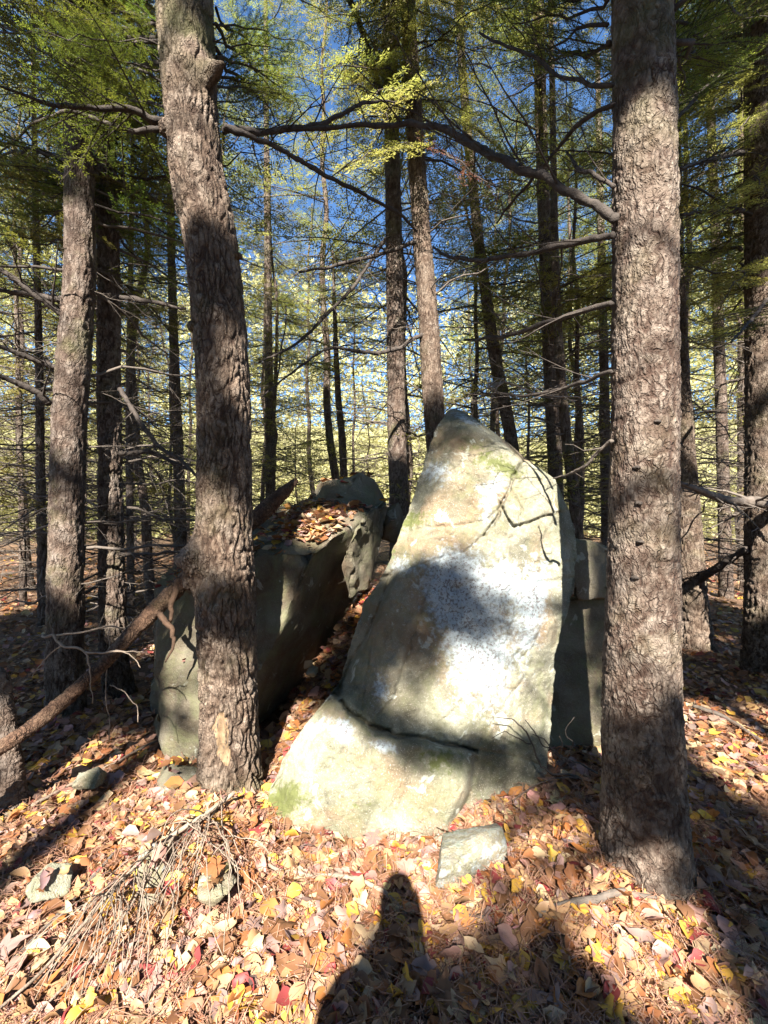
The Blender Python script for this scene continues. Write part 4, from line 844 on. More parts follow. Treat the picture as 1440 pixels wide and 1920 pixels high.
# yellow-green wood far behind
def woods():
    r = np.random.default_rng(91); V = []; Tn = []
    nclump = 2200
    ang = r.uniform(-0.95, 0.95, nclump); d = r.uniform(23, 40, nclump); cx = np.sin(ang) * d * 1.1; cy = np.cos(ang) * d + 2
    cz = r.uniform(0.0, 1.0, nclump) ** 1.7 * (7 + 0.36 * d); tn = np.clip(0.5 + 0.55 * fbm(np.stack([cx * 0.25, cy * 0.25, cz * 0.4], -1), 3, 6) + r.normal(0, 0.2, nclump), 0, 1)
    m = 72
    c = np.stack([cx, cy, cz], -1)[:, None] + r.normal(0, 1, (nclump, m, 3)) * np.array([1.1, 1.1, 0.55])
    c = c.reshape(-1, 3); a = r.normal(size=(len(c), 3)); a /= np.linalg.norm(a, axis=1, keepdims=True); b2 = np.cross(a, r.normal(size=(len(c), 3))); b2 /= np.linalg.norm(b2, axis=1, keepdims=True)
    s = r.uniform(0.06, 0.19, (len(c), 1))
    q = np.stack([c - a * s, c + b2 * s * 0.6, c + a * s, c - b2 * s * 0.6], 1).reshape(-1, 3); q[:, 2] = np.maximum(q[:, 2], 0.02)
    tt = np.repeat(np.clip(np.repeat(tn, m) + r.normal(0, 0.12, len(c)), 0, 1), 4)
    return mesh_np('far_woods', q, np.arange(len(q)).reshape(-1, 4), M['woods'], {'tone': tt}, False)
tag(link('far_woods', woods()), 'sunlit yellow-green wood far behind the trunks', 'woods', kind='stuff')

# ------------------------------------------------------------------ trees behind the camera: their branches give the dappled light
e1 = np.cross(SUN, np.array([0, 0, 1.0])); e1 /= np.linalg.norm(e1); e2 = np.cross(SUN, e1)
def uv(p): p = np.asarray(p); return np.stack([p @ e1, p @ e2], -1)
LIT = [(200, 90, 2.5, .22), (70, 130, 2.2, .25), (120, 30, 2.4, .2), (500, 80, 2.8, .3), (1340, 110, 3.3, .3), (600, 60, 3.6, .3), (740, 985, 2.35, .10), (1035, 960, 2.38, .15), (1010, 880, 2.4, .09), (965, 1065, 2.3, .075), (875, 1295, 2.12, .10), (590, 1440, 1.98, .16), (700, 1490, 1.95, .14), (640, 1530, 1.93, .11), (1018, 1215, 2.25, .07), (1045, 1080, 2.3, .07),
       (365, 200, 2.1, .14), (375, 270, 2.1, .10), (425, 1000, 2.1, .10), (420, 1290, 2.1, .08), (420, 1400, 2.1, .08), (1210, 260, 1.58, .13), (1210, 340, 1.58, .13), (1200, 730, 1.58, .14), (1180, 900, 1.58, .13), (1190, 1080, 1.58, .14), (1200, 1210, 1.58, .10),
       (600, 1610, 1.80, .14), (560, 1840, 1.32, .13), (540, 1900, 1.25, .12), (160, 1510, 2.1, .30), (60, 1600, 1.8, .25), (350, 1560, 1.9, .16), (400, 1620, 1.8, .12), (270, 1770, 1.42, .12), (800, 1630, 1.72, .10), (1190, 1750, 1.46, .12), (1400, 1380, 2.7, .28), (330, 1720, 1.5, .10), (60, 1740, 1.5, .15), (250, 1880, 1.26, .08),
       (140, 640, 3.1, .28), (130, 540, 3.1, .15), (125, 990, 3.1, .12), (210, 1130, 3.4, .14), (210, 900, 3.4, .10), (805, 640, 4.5, .35), (795, 520, 4.5, .22), (330, 1230, 2.55, .12), (600, 975, 3.0, .18), (1300, 1080, 4.5, .3), (1420, 900, 3.8, .35), (1430, 1080, 3.8, .2), (1420, 640, 3.8, .2), (780, 430, 4.6, .1)]
LITK, NHIND, COVMIN = 1.08, 1000, 7.0
LUV = np.array([uv(P(a, b_, d)) for a, b_, d, r in LIT]); LR = np.array([r for *_, r in LIT])
DARK = [(560, 1090, 2.75, .18), (620, 1090, 3.0, .15), (540, 1200, 2.9, .15), (680, 1010, 3.2, .10), (880, 1180, 2.2, .10), (715, 1190, 2.25, .12), (860, 900, 2.42, .10), (820, 1420, 2.02, .09), (960, 1400, 2.2, .10), (800, 1080, 2.3, .08), (770, 1260, 2.15, .08), (1080, 1300, 2.5, .15), (1090, 1150, 2.55, .12), (1210, 560, 1.58, .14), (1210, 460, 1.58, .06), (1200, 1450, 1.6, .18), (1220, 1580, 1.6, .15), (400, 560, 2.1, .16), (410, 700, 2.1, .14), (420, 850, 2.1, .1), (425, 1120, 2.1, .07), (560, 1150, 2.9, .25), (850, 1840, 1.32, .18), (1050, 1850, 1.3, .2), (1300, 1600, 1.85, .25), (1000, 1620, 1.75, .14), (520, 1700, 1.57, .10), (110, 820, 3.1, .15), (1010, 1430, 2.3, .08), (1200, 60, 1.58, .15), (350, 60, 2.1, .15), (120, 1200, 3.1, .15), (850, 830, 2.45, .06), (650, 1090, 3.0, .2)]
DUV = np.array([uv(P(a, b_, d)) for a, b_, d, r in DARK]); DR = np.array([r for *_, r in DARK])
HINDP = []
for k in range(6):
    w_, f_ = make_branch(240 + k, True, 1, r0=0.008, fsize=2.0, dens=2.2, twiglen=0.42, bare=0.58); HINDP.append((w_.mesh('branch', M['limb']), f_.mesh('foliage', M['needles'], False)))
fs = [np.array([v.co[:] for v in me.vertices])[2::4] for _, me in HINDP]
HIND = [(-4.2, -4.6), (-2.3, -6.4), (-3.05, -8.2), (1.5, -6.8), (1.75, -4.2), (5.0, -6.6), (-6.0, -7.5), (-3.7, -3.6), (2.9, -8.3), (0.95, -5.0), (4.2, -3.6), (-4.0, -9.0)]
hind = []
for k, (x, y) in enumerate(HIND):
    H = 11.5 - y * 0.45; g0 = ground_at(x, y); r0 = 0.12 + 0.012 * (k * 5 % 4)
    path = [np.array([x + 0.05 * math.sin(q + k), y + 0.05 * math.cos(2 * q + k), g0 - 0.1 + q * H / 6]) for q in range(7)]
    e = tree_thing('hemlock_tree', 'hemlock standing behind the photographer whose branches shade the boulders', path, [r0 * (1 - 0.14 * q) for q in range(7)], 'hemlocks behind the photographer', nseg=28, step=0.08, mat=M['bark_far'], seed=50 + k, flare=0.2, cell=(0.03, 0.1))
    hind.append((e, np.array(path), None))
# what the boughs should shade: everything near except the sunlit windows
TG = []
for a_ in range(-100, 1560, 30):
    for b2 in range(-60, 2000, 30):
        for d_ in ((2.2, 1.7, 3.2, 4.6) if b2 < 1330 else (1160 / (b2 - 960),)): TG.append(uv(P(a_, b2, d_)))
TG = np.array(TG); CELL = 0.05; u0 = TG.min(0) - 0.3; GN = np.ceil((TG.max(0) + 0.3 - u0) / CELL).astype(int)
want = np.zeros(GN, bool); cover = np.zeros(GN)
ti = ((TG - u0) / CELL).astype(int)
for du in range(-3, 4):
    for dv in range(-3, 4): want[np.clip(ti[:, 0] + du, 0, GN[0] - 1), np.clip(ti[:, 1] + dv, 0, GN[1] - 1)] = True
gu, gv = np.meshgrid(np.arange(GN[0]), np.arange(GN[1]), indexing='ij'); gp = np.stack([gu, gv], -1) * CELL + u0 + CELL / 2
lit = np.zeros(GN, bool); core = np.zeros(GN, bool)
for (lu, lv), lr in zip(LUV, LR): dd_ = np.hypot(gp[..., 0] - lu, gp[..., 1] - lv); lit |= dd_ < lr * LITK; core |= dd_ < lr * 1.0
dark = np.zeros(GN, bool)
for (lu, lv), lr in zip(DUV, DR): dark |= np.hypot(gp[..., 0] - lu, gp[..., 1] - lv) < lr
want &= ~lit
R = random.Random(77); acc = 0; tries = 0
def try_branch(c_, max_lit):
    global acc
    t = hind[R.randrange(len(hind))]; zb = c_[2] + R.uniform(-0.5, 0.7)
    if zb > t[1][-1][2] - 0.4: return False
    b_ = on_trunk(t, zb); dv = c_ - b_; Ld = np.linalg.norm(dv)
    if Ld > 2.6 or Ld < 0.6: return False
    tip = b_ + dv / Ld * (Ld * 1.2); k = R.randrange(6); roll = R.uniform(-0.6, 0.6)
    m_ = np.array(orient(b_, tip, 1.6, roll)); q = fs[k] @ m_[:3, :3].T + m_[:3, 3]; iq = ((uv(q) - u0) / CELL).astype(int)
    ok = (iq >= 0).all(1) & (iq < GN).all(1); iq = iq[ok]
    if len(iq) < 30: return False
    if core[iq[:, 0], iq[:, 1]].mean() > 0.0012 or lit[iq[:, 0], iq[:, 1]].mean() > max_lit or cover[iq[:, 0], iq[:, 1]].mean() > 40 * (len(iq) / len(ok)) + 25: return False
    np.add.at(cover, (iq[:, 0], iq[:, 1]), 1.0 / (np.linalg.norm(tip - b_) / 1.6) ** 2 * 1.0)
    put_branch(t[0], b_, tip, HINDP, k, roll); acc += 1; return True
while acc < NHIND and tries < 40000:
    tries += 1
    if tries % 12 == 1: open_c = np.argwhere(want & (cover < COVMIN)); open_d = np.argwhere(want & dark & (cover < COVMIN * 2))
    if len(open_c) == 0: break
    src = open_d if len(open_d) and tries % 3 == 0 else open_c
    c0 = src[R.randrange(len(src))] * CELL + u0 + CELL / 2
    dist = R.uniform(3.0, 10.5); c_ = e1 * c0[0] + e2 * c0[1]; c_ = c_ + SUN * ((dist - c_[1] * -1.0) if False else dist + 1.0)
    if c_[1] > -0.9 or c_[2] < 2.5: continue
    try_branch(c_, 0.03)
print('HIND branches', acc, 'tries', tries, 'covered', ((cover >= COVMIN) & want).sum() / want.sum())

# low boughs on those trees and more beyond, unseen, added to darken the shade
R = random.Random(41)
for t in hind:
    for q in range(22):
        z = R.uniform(0.8, min(4.3, 3.0 - 0.25 * t[1][0][1])); a = R.uniform(0, 6.28); b_ = on_trunk(t, z); L = R.uniform(1.0, 2.2)
        tip = b_ + np.array([math.cos(a) * L, math.sin(a) * L, R.uniform(-0.3, 0.2)])
        if tip[1] > -1.6: continue
        put_branch(t[0], b_, tip, LIVEC, R.randrange(99), R.uniform(-0.4, 0.4))
for q in range(34):
    a = R.uniform(math.radians(195), math.radians(345)); d_ = R.uniform(10, 20)
    if q >= 22: a = R.choice([R.uniform(math.radians(150), math.radians(200)), R.uniform(math.radians(-20), math.radians(30))]); d_ = R.uniform(7.5, 14)
    x_, y_ = math.cos(a) * d_, math.sin(a) * d_
    if y_ > 0 and abs(x_) < y_ * 0.95 + 3.0: continue
    far_tree(x_, y_, R.choice([0, 1, 3, 3, 4]), R.uniform(0.8, 1.0), 'unseen hemlock added behind the photographer to hold back sky light', 'unseen hemlocks added to darken the shade')

# unseen canopy boughs added above the near trees to hold back sky light
R = random.Random(31)
TOPS = [(left_tree, P(342, -400, 2.24)), (right_tree, P(1200, -900, 1.75)), (T[0], P(142, -500, 3.2)), (T[1], P(182, -380, 3.5)), (T[8], P(1432, -380, 3.9))]
fc = [np.array([v.co[:] for v in me.vertices])[2::4] for _, me in LIVEC]
for tr, p0 in TOPS:
    for q in range(40):
        zz = max(p0[2], 5.2) + R.uniform(-0.6, 2.2) ; a = R.uniform(0, 6.28); L = R.uniform(1.4, 2.6)
        b_ = np.array([p0[0], p0[1], min(zz, p0[2] + 0.1)]) if zz > p0[2] else np.array([p0[0], p0[1], zz])
        tip = b_ + np.array([math.cos(a) * L, math.sin(a) * L, max(0.0, zz - b_[2]) * 0.8 + R.uniform(0, 0.3)])
        if tip[2] < 4.0 + 0.84 * (2.4 - tip[1]) or b_[2] < 4.2 or any(p_[2] < 2.1 + 1.28 * max(p_[1], 0) for p_ in (b_, tip)): continue
        k = R.randrange(3); roll = R.uniform(-0.4, 0.4); m_ = np.array(orient(b_, tip, 1.6, roll)); iq = ((uv(fc[k] @ m_[:3, :3].T + m_[:3, 3]) - u0) / CELL).astype(int)
        iq = iq[(iq >= 0).all(1) & (iq < GN).all(1)]
        if len(iq) and lit[iq[:, 0], iq[:, 1]].mean() > 0.05: continue
        put_branch(tr, b_, tip, LIVEC, k, roll)

# ------------------------------------------------------------------ leaning dead log and other dead wood
def dead_pole(name, label, cat, pts, mat, seed, k=14, rough=0.10, group=None, splinter=False):
    path = np.array([P(a, b_, d) for a, b_, w, d in pts]); rad = np.array([w * 0.5 / K * d for a, b_, w, d in pts])
    q = catmull(np.concatenate([path, rad[:, None]], 1), 60 * (len(pts) - 1) + 1)
    r = np.random.default_rng(seed); base = q[0, :3].copy(); n = len(q)
    mb = MB(); mb.tube(q[:, :3], q[:, 3], k, 0.5)
    V = mb.V[0]; ring = np.repeat(np.arange(n), k); c = q[ring, :3]; body = V[:n * k]
    dv = body - c; nn = 0.9 * fbm(body * 55, 4, seed, 0.65) + 0.6 * fbm(body * 9, 3, seed + 1) - 0.5 * np.exp(-(fbm(body * np.array([26, 26, 26]), 3, seed + 2) / 0.12) ** 2)
    body = c + dv * (1 + rough * 2.2 * nn)[:, None]; V = np.concatenate([body, V[n * k:]])
    mb.V[0] = V - base; mb.T[0] = np.clip(0.5 + fbm(V * 25, 3, seed + 4) * 0.8, 0, 1)
    o = link(name, mb.mesh(name, mat), loc=tuple(base)); tag(o, label, cat, group); return o, base
log, lbase = dead_pole('fallen_log', 'reddish dead log leaning up against the dark overhanging boulder', 'log', [(-170, 1560, 32, 1.75), (-40, 1432, 28, 1.86), (60, 1362, 28, 2.0), (160, 1278, 26, 2.18), (250, 1185, 27, 2.36), (330, 1105, 32, 2.5), (420, 1022, 32, 2.68), (490, 962, 30, 2.85), (530, 925, 25, 2.95), (556, 900, 10, 3.02)], M['log_bark'], 5, k=26, rough=0.085)
def twig(parent, base, pts, mat, seed, name='twig', dens=0.0, k=5):
    path = np.array([P(a, b_, d) for a, b_, w, d in pts]); rad = np.array([max(w * 0.85, 1.5) * 0.5 / K * d for a, b_, w, d in pts])
    q = catmull(np.concatenate([path, rad[:, None]], 1), 7 * (len(pts) - 1) + 1)
    q[1:, :3] += (fbm(q[1:, :3] * 14, 3, seed) * 0.016)[:, None] * np.array([1, 0.5, 1])
    mb = MB(); mb.tube(q[:, :3] - base, q[:, 3], k, 0.6)
    return link(name, mb.mesh(name, mat), parent)
twig(log, lbase, [(300, 1150, 14, 2.40), (318, 1180, 12, 2.36), (322, 1215, 7, 2.34), (312, 1240, 3, 2.33)], M['log'], 3, 'snag')
twig(log, lbase, [(336, 1085, 18, 2.50), (326, 1120, 14, 2.45), (316, 1170, 8, 2.42)], M['log'], 4, 'snag')
stub, _ = dead_pole('snag_pole', 'short dark broken pole standing in the leaves under the leaning log', 'tree stump', [(26, 1520, 46, 2.1), (18, 1440, 42, 2.12), (8, 1350, 36, 2.15), (0, 1280, 30, 2.18), (-6, 1255, 20, 2.2)], M['bark_far'], 9, 30, 0.10)

wt = P(90, 1196, 2.25)
white = empty('dead_twig', wt, 'pale bare forked twig hanging over the leaning log', 'twig')
for pts in ([(80, 1192, 6, 2.25), (106, 1191, 6, 2.22), (118, 1208, 6, 2.2), (160, 1222, 5, 2.18), (166, 1260, 3, 2.16), (172, 1320, 2, 2.14)], [(106, 1191, 5, 2.22), (150, 1186, 4, 2.24), (210, 1176, 4, 2.3), (236, 1186, 2, 2.34)], [(160, 1222, 4, 2.18), (200, 1222, 4, 2.16), (268, 1222, 2, 2.14)],
            [(200, 1222, 3, 2.16), (240, 1228, 3, 2.14), (263, 1252, 2, 2.12)], [(118, 1208, 3, 2.2), (90, 1230, 3, 2.2), (60, 1270, 2, 2.2)], [(205, 1180, 3, 2.3), (200, 1250, 2, 2.3), (206, 1390, 2, 2.25)], [(206, 1285, 2.4, 2.2), (250, 1310, 2.4, 2.18), (258, 1355, 2, 2.16)]):
    twig(white, wt, pts, M['grey_twig'], 70 + int(pts[0][0]))

# draping dead branch with many thin twigs in the left foreground
db0 = P(430, 1492, 2.1)
fb = empty('fallen_branch', db0, 'fallen dead branch with a fan of thin pale twigs draped over the leaves', 'branch')
twig(fb, db0, [(440, 1485, 9, 1.972), (380, 1530, 10, 1.860), (300, 1585, 10, 1.730), (230, 1650, 9, 1.600), (150, 1740, 8, 1.442), (70, 1830, 7, 1.302), (-20, 1905, 6, 1.190)], M['grey_twig'], 81, 'stem', k=8)
twig(fb, db0, [(330, 1560, 6, 1.786), (230, 1720, 6, 1.469), (130, 1840, 5, 1.283), (0, 1960, 4, 1.116)], M['grey_twig'], 82, 'stem', k=7)
R = random.Random(4)
for q in range(48):
    t_ = R.random(); x0 = 430 - 260 * t_; y0 = 1490 + 205 * t_; d0 = (2.1 - 0.5 * t_) * 0.93
    x1 = x0 - R.uniform(-30, 150) + R.gauss(0, 40); y1 = y0 + R.uniform(110, 280); d1 = max(1.22, 800 * 1.45 / (y1 - 960) * 0.93)
    mx, my = (x0 + x1) / 2 + R.uniform(-10, 45), (y0 + y1) / 2 - R.uniform(10, 60); dm = (d0 + d1) / 2 * 0.97
    twig(fb, db0, [(x0, y0, R.uniform(2.4, 3.6), d0), (mx, my, 2.4, dm), (x1, y1, 1.8, d1)], M['grey_twig'], 900 + q, k=4)
for q in range(14):
    x0 = R.uniform(300, 460); y0 = R.uniform(1530, 1600); x1 = x0 + R.uniform(-90, 120); y1 = y0 + R.uniform(30, 120)
    twig(fb, db0, [(x0, y0, 2.6, 1160 / (y0 - 960) * 0.95), ((x0 + x1) / 2, (y0 + y1) / 2 - 25, 2.2, 1160 / ((y0 + y1) / 2 - 960) * 0.93), (x1, y1, 1.8, 1160 / (y1 - 960) * 0.96)], M['grey_twig'], 960 + q, k=4)

def ground_stick(label, pts, mat, seed, name='stick'):
    q = [(a, b_, w, 1160 / (b_ - 960) * 0.985) for a, b_, w in pts]
    base = P(q[0][0], q[0][1], q[0][3]); path = np.array([P(a, b_, d) for a, b_, w, d in q]); rad = np.array([w * 0.5 / K * d for a, b_, w, d in q])
    c_ = catmull(np.concatenate([path, rad[:, None]], 1), 12 * (len(q) - 1) + 1); c_[:, 2] = ground_h(c_[:, 0], c_[:, 1]) + 0.028 + c_[:, 3]
    c_[:, :3] += fbm(c_[:, :3] * 12, 3, seed)[:, None] * 0.01
    mb = MB(); mb.tube(c_[:, :3] - base, c_[:, 3] * (1 + 0.15 * fbm(c_[:, :3] * 40, 2, seed)), 7, 0.5)
    return tag(link(name, mb.mesh(name, mat), loc=tuple(base)), label, 'stick')
ground_stick('grey stick lying across the leaves below the scaly trunk', [(1010, 1738, 9), (1060, 1722, 12), (1120, 1712, 13), (1180, 1703, 11), (1230, 1708, 7)], M['dead_wood'], 3)
ground_stick('thin crooked twig lying in front of the tall boulder', [(505, 1622, 6), (570, 1634, 7), (640, 1636, 8), (690, 1660, 8), (735, 1690, 6), (760, 1715, 4)], M['grey_twig'], 4)
ground_stick('dark stick half hidden in leaves beside the photographer shadow', [(840, 1715, 8), (880, 1722, 8), (930, 1728, 5)], M['dead_wood'], 5)
ground_stick('long thin pale stick in the leaves at the left trunks', [(60, 1512, 6), (140, 1470, 6), (230, 1425, 5), (330, 1372, 4)], M['grey_twig'], 6)
ground_stick('dark slender stick crossing the leaf bed in the left foreground', [(20, 1800, 8), (80, 1735, 8), (150, 1665, 7), (215, 1600, 5)], M['dead_wood'], 7)
ground_stick('bowed twig among the bright leaves beyond the scaly trunk', [(1300, 1330, 8), (1360, 1350, 7), (1430, 1390, 6)], M['dead_wood'], 8)

sb = P(1080, 1455, 2.25)
shrub = empty('bare_seedling', sb, 'leafless little seedling against the lower right of the tall boulder', 'plant')
for pts in ([(1092, 1462, 5, 2.2), (1022, 1440, 5, 2.14), (995, 1395, 4, 2.12), (970, 1352, 3, 2.1), (930, 1343, 2, 2.08)], [(1060, 1425, 3, 2.15), (1075, 1390, 3, 2.1), (1060, 1370, 2, 2.08), (1078, 1343, 2, 2.06)], [(1050, 1416, 3, 2.15), (1020, 1395, 3, 2.1), (985, 1350, 2, 2.08)], [(1120, 1450, 4, 2.15), (1060, 1420, 3, 2.1), (1000, 1375, 2, 2.06)], [(995, 1395, 3, 2.12), (950, 1372, 2, 2.08), (925, 1380, 2, 2.06)], [(1092, 1462, 4, 2.2), (1030, 1460, 3, 2.1), (960, 1500, 2, 2.05)], [(1040, 1440, 3, 2.14), (1055, 1400, 2, 2.1), (1049, 1380, 2, 2.08)]):
    twig(shrub, sb, pts, M['limb'], 40 + int(pts[0][1]), 'stem', k=4)
tw0 = P(925, 760, 3.0)
pt = empty('dead_twig', tw0, 'pale wispy dead twigs curling above the peak of the tall boulder', 'twig')
for q in range(9):
    a = R.uniform(-60, 10)
    twig(pt, tw0, [(945, 715, 3, 3.1), (925 + R.uniform(-15, 15), 715 + R.uniform(-12, 18), 2.6, 3.05), (905 + R.uniform(-40, 25), 735 + R.uniform(-20, 25), 1.8, 3.0)], M['grey_twig'], 60 + q, k=4)
twig(pt, tw0, [(945, 715, 4, 3.1), (1000, 735, 4, 3.3), (1060, 745, 3, 3.5), (1130, 740, 3, 3.6)], M['grey_twig'], 75, 'stem')

# ------------------------------------------------------------------ fallen leaves and needles
PAL = [((0.36, 0.215, 0.11), 22), ((0.47, 0.34, 0.205), 17), ((0.55, 0.32, 0.05), 10), ((0.38, 0.145, 0.04), 8), ((0.16, 0.075, 0.036), 20), ((0.36, 0.205, 0.175), 13), ((0.23, 0.16, 0.15), 9), ((0.21, 0.025, 0.035), 5), ((0.26, 0.10, 0.04), 14)]
PW = np.array([w for _, w in PAL], float); PW /= PW.sum(); PC = np.array([c for c, _ in PAL])
def oval_leaf(seed):
    r = np.random.default_rng(seed); t = np.linspace(0, 1, 8); w = 0.31 * np.sin(math.pi * t ** 0.85) ** 0.9 * r.uniform(0.8, 1.15); w[0] = w[-1] = 0.004
    fold = r.uniform(0.1, 1.0); cu = r.normal(0, 1.4); tw = r.normal(0, 0.5)
    V = []
    for k, tt in enumerate(t):
        zc = 0.22 * cu * (tt - 0.4) ** 2 * 2
        for s in (-1, 0, 1):
            x = tt - 0.5; y = s * w[k] * (1 + (r.normal(0, 0.13) if 0 < k < 7 else 0)) + 0.06 * math.sin(4 * tt + seed); z = zc + abs(s) * w[k] * fold + s * w[k] * tw * (tt - 0.5) + (r.normal(0, 0.012) if s else 0); V.append((x, y, z))
    F = []
    for k in range(7):
        for s in (0, 1): a = k * 3 + s; F.append((a, a + 3, a + 4, a + 1))
    # stalk
    n = len(V); V += [(-0.5, -0.012, 0), (-0.5, 0.012, 0), (-0.72, 0.02, 0.02), (-0.72, 0.03, 0.02)]; F.append((n, n + 1, n + 3, n + 2))
    return np.array(V), np.array(F)
def maple_leaf(seed):
    r = np.random.default_rng(seed)
    ang = [-180, -150, -128, -112, -92, -72, -58, -48, -30, -14, 0, 14, 30, 48, 58, 72, 92, 112, 128, 150]
    rad = [0.12, 0.34, 0.42, 0.30, 0.44, 0.60, 0.40, 0.34, 0.48, 0.52, 0.74, 0.52, 0.48, 0.34, 0.40, 0.60, 0.44, 0.30, 0.42, 0.34]
    cu = r.normal(0, 0.8); cv = r.normal(0, 0.8)
    V = [(0, 0, 0)]
    for a, q in zip(ang, rad):
        q *= r.uniform(0.78, 1.12); x = q * math.cos(math.radians(a)); y = q * math.sin(math.radians(a)); V.append((x, y, cu * x * x + cv * y * y + r.normal(0, 0.035)))
    m = len(ang); mid = [(0.52 * x, 0.52 * y, 0.4 * z + 0.02 * ((k % 2) * 2 - 1)) for k, (x, y, z) in enumerate(V[1:])]
    V += mid; F = []
    for k in range(m):
        k2 = (k + 1) % m; F.append((1 + m + k, 1 + k, 1 + k2, 1 + m + k2)); F.append((0, 1 + m + k, 1 + m + k2, 1 + m + k2))
    n = len(V); V += [(-0.1, -0.01, 0), (-0.1, 0.01, 0), (-0.62, 0.06, 0.05), (-0.62, 0.075, 0.05)]; F.append((n, n + 1, n + 3, n + 2))
    return np.array(V), np.array(F)
OV = [oval_leaf(k) for k in range(12)]; MP = [maple_leaf(50 + k) for k in range(12)]

# ground + stones as one surface to lie on
BV = [bvh_of(o) for o in STONES] + [bvh_of(lboulder), bvh_of(lboulder.children[0])]
def rest(x, y):
    z = ground_at(x, y); nrm = None
    for k, b_ in enumerate(BV):
        h = b_.ray_cast(Vector((x, y, 3.0)), Vector((0, 0, -1)))
        if h[0] is not None and h[0].z > z: z = h[0].z; nrm = (k, h[1].z)
    return z, nrm
TRK = [(left_tree.location, 0.13), (right_tree.location, 0.16)] + [(t[0].location, 0.2 if t[1][0][1] < 5 else 0.1) for t in mid_trees]
def free(x, y):
    for l_, r_ in TRK:
        if (x - l_[0]) ** 2 + (y - l_[1]) ** 2 < r_ * r_: return False
    if (x > -0.42 and x < 0.8) and y > 2.02 + 0.12 * smooth(x, 0.1, 0.3) + max(0, (0.05 - x)) * 0.9 and y < 2.75 - 0.0 and x > -0.42 + (y - 2.0) * 0.55: return False
    return True

def rotmat(yaw, tx, ty):
    cy, sy = np.cos(yaw), np.sin(yaw); cx, sx = np.cos(tx), np.sin(tx); ct, st = np.cos(ty), np.sin(ty); z = np.zeros_like(cy); o = z + 1
    Rz = np.stack([np.stack([cy, -sy, z], -1), np.stack([sy, cy, z], -1), np.stack([z, z, o], -1)], -2)
    Rx = np.stack([np.stack([o, z, z], -1), np.stack([z, cx, -sx], -1), np.stack([z, sx, cx], -1)], -2)
    Ry = np.stack([np.stack([ct, z, st], -1), np.stack([z, o, z], -1), np.stack([-st, z, ct], -1)], -2)
    return Rz @ Rx @ Ry

r = np.random.default_rng(5)
def scatter(n, ylo, yhi, pw):
    u = r.random(n); y = (ylo ** (1 - pw) + u * (yhi ** (1 - pw) - ylo ** (1 - pw))) ** (1 / (1 - pw)); x = r.uniform(-1, 1, n) * (y * 0.98 + 0.15)
    return x, y
pos = []
x, y = scatter(38000, 0.85, 15, 1.35)
gz = ground_h(x, y)
near_stone = (y < 4.3) & (x < 0.7) & (x > -2.0)
for k in range(len(x)):
    if y[k] < 5.5 and not free(x[k], y[k]): continue
    z = gz[k]; cov = 1.0
    if near_stone[k]:
        z2, nn = rest(float(x[k]), float(y[k]))
        if nn is not None:
            if nn[0] == 0 and z2 > z + 0.02: continue
            if nn[0] < len(STONES) and r.random() < 0.85: continue
            if nn[0] >= len(STONES) and (nn[1] < 0.6 or r.random() < 0.55): continue
            z = z2
    pos.append((x[k], y[k], z))
# leaves that slid into the gully, also under the overhang of the dark boulder
def buried(x, y, z):
    for b_ in (BV[len(STONES)], BV[-1]):
        n_hit = 0; p_ = Vector((x, y, z))
        for _ in range(8):
            h = b_.ray_cast(p_, Vector((0, 0, 1)))
            if h[0] is None: break
            n_hit += 1; p_ = h[0] + Vector((0, 0, 1e-4))
        if n_hit % 2: return True
    return False
for q in range(1500):
    t_ = r.uniform(-0.05, 1.05); x_ = -0.60 + 0.55 * t_ + r.normal(0, 0.17); y_ = 2.15 + 1.35 * t_ + r.normal(0, 0.1); z_ = ground_at(x_, y_)
    if free(x_, y_) and not buried(x_, y_, z_ + 0.03): pos.append((x_, y_, z_))
# the drift of leaves on the flat top of the dark boulder
q_ = 0
while q_ < 420:
    c_ = P(r.normal(590, 34), 975, r.uniform(2.8, 3.5)); z2, nn = rest(float(c_[0]), float(c_[1]))
    q_ += 1
    if nn is not None and nn[0] >= len(STONES) and nn[1] > 0.55: pos.append((c_[0], c_[1], z2 + 0.01))
pos = np.array(pos); n = len(pos)
yaw = r.uniform(0, 6.28, n); tx = r.normal(0, 0.33, n); ty = r.normal(0, 0.33, n)
size = 0.030 + 0.056 * r.random(n) ** 1.15 * np.where(pos[:, 1] > 5, 1.35, 1.0); lift = r.uniform(0.002, 0.034, n)
kind = np.where(r.random(n) < 0.62, 0, 1); var = r.integers(0, 12, n); ci = r.choice(len(PC), n, p=PW)
col = PC[ci] * r.uniform(0.7, 1.2, (n, 1)) * (1 + r.normal(0, 0.06, (n, 3))); Rm = rotmat(yaw, tx, ty)
size = np.where(kind == 1, size * 1.15, size)
# the largest in view become leaves of their own, the rest one litter
inview = (np.abs(pos[:, 0]) < pos[:, 1] * 0.9) & (pos[:, 1] > 1.19)
big = size / pos[:, 1] * (0.5 + 20 * lift); big[~inview] = -1
chosen = np.zeros(n, bool); 
for kd in (0, 1):
    idx = np.where(kind == kd)[0]; chosen[idx[np.argsort(-big[idx])[:290]]] = True
lift[chosen] += 0.012
LEAFM = {}
for i in np.where(chosen)[0]:
    key = (int(kind[i]), int(var[i]), int(ci[i]))
    if key not in LEAFM:
        V, F = (OV, MP)[key[0]][key[1]]; tri = F[:, 2] == F[:, 3]
        LEAFM[key] = mesh_np('leaf', V, [F[~tri], F[tri][:, :3]], M['leaf'], {'col': np.tile(PC[key[2]], (len(V), 1))}, True)
    mt = Matrix([list(Rm[i][q] * size[i]) + [pos[i][q] + (lift[i] if q == 2 else 0)] for q in range(3)] + [[0, 0, 0, 1]])
    link('oval_leaf' if kind[i] == 0 else 'maple_leaf', LEAFM[key], ground, mat=mt)
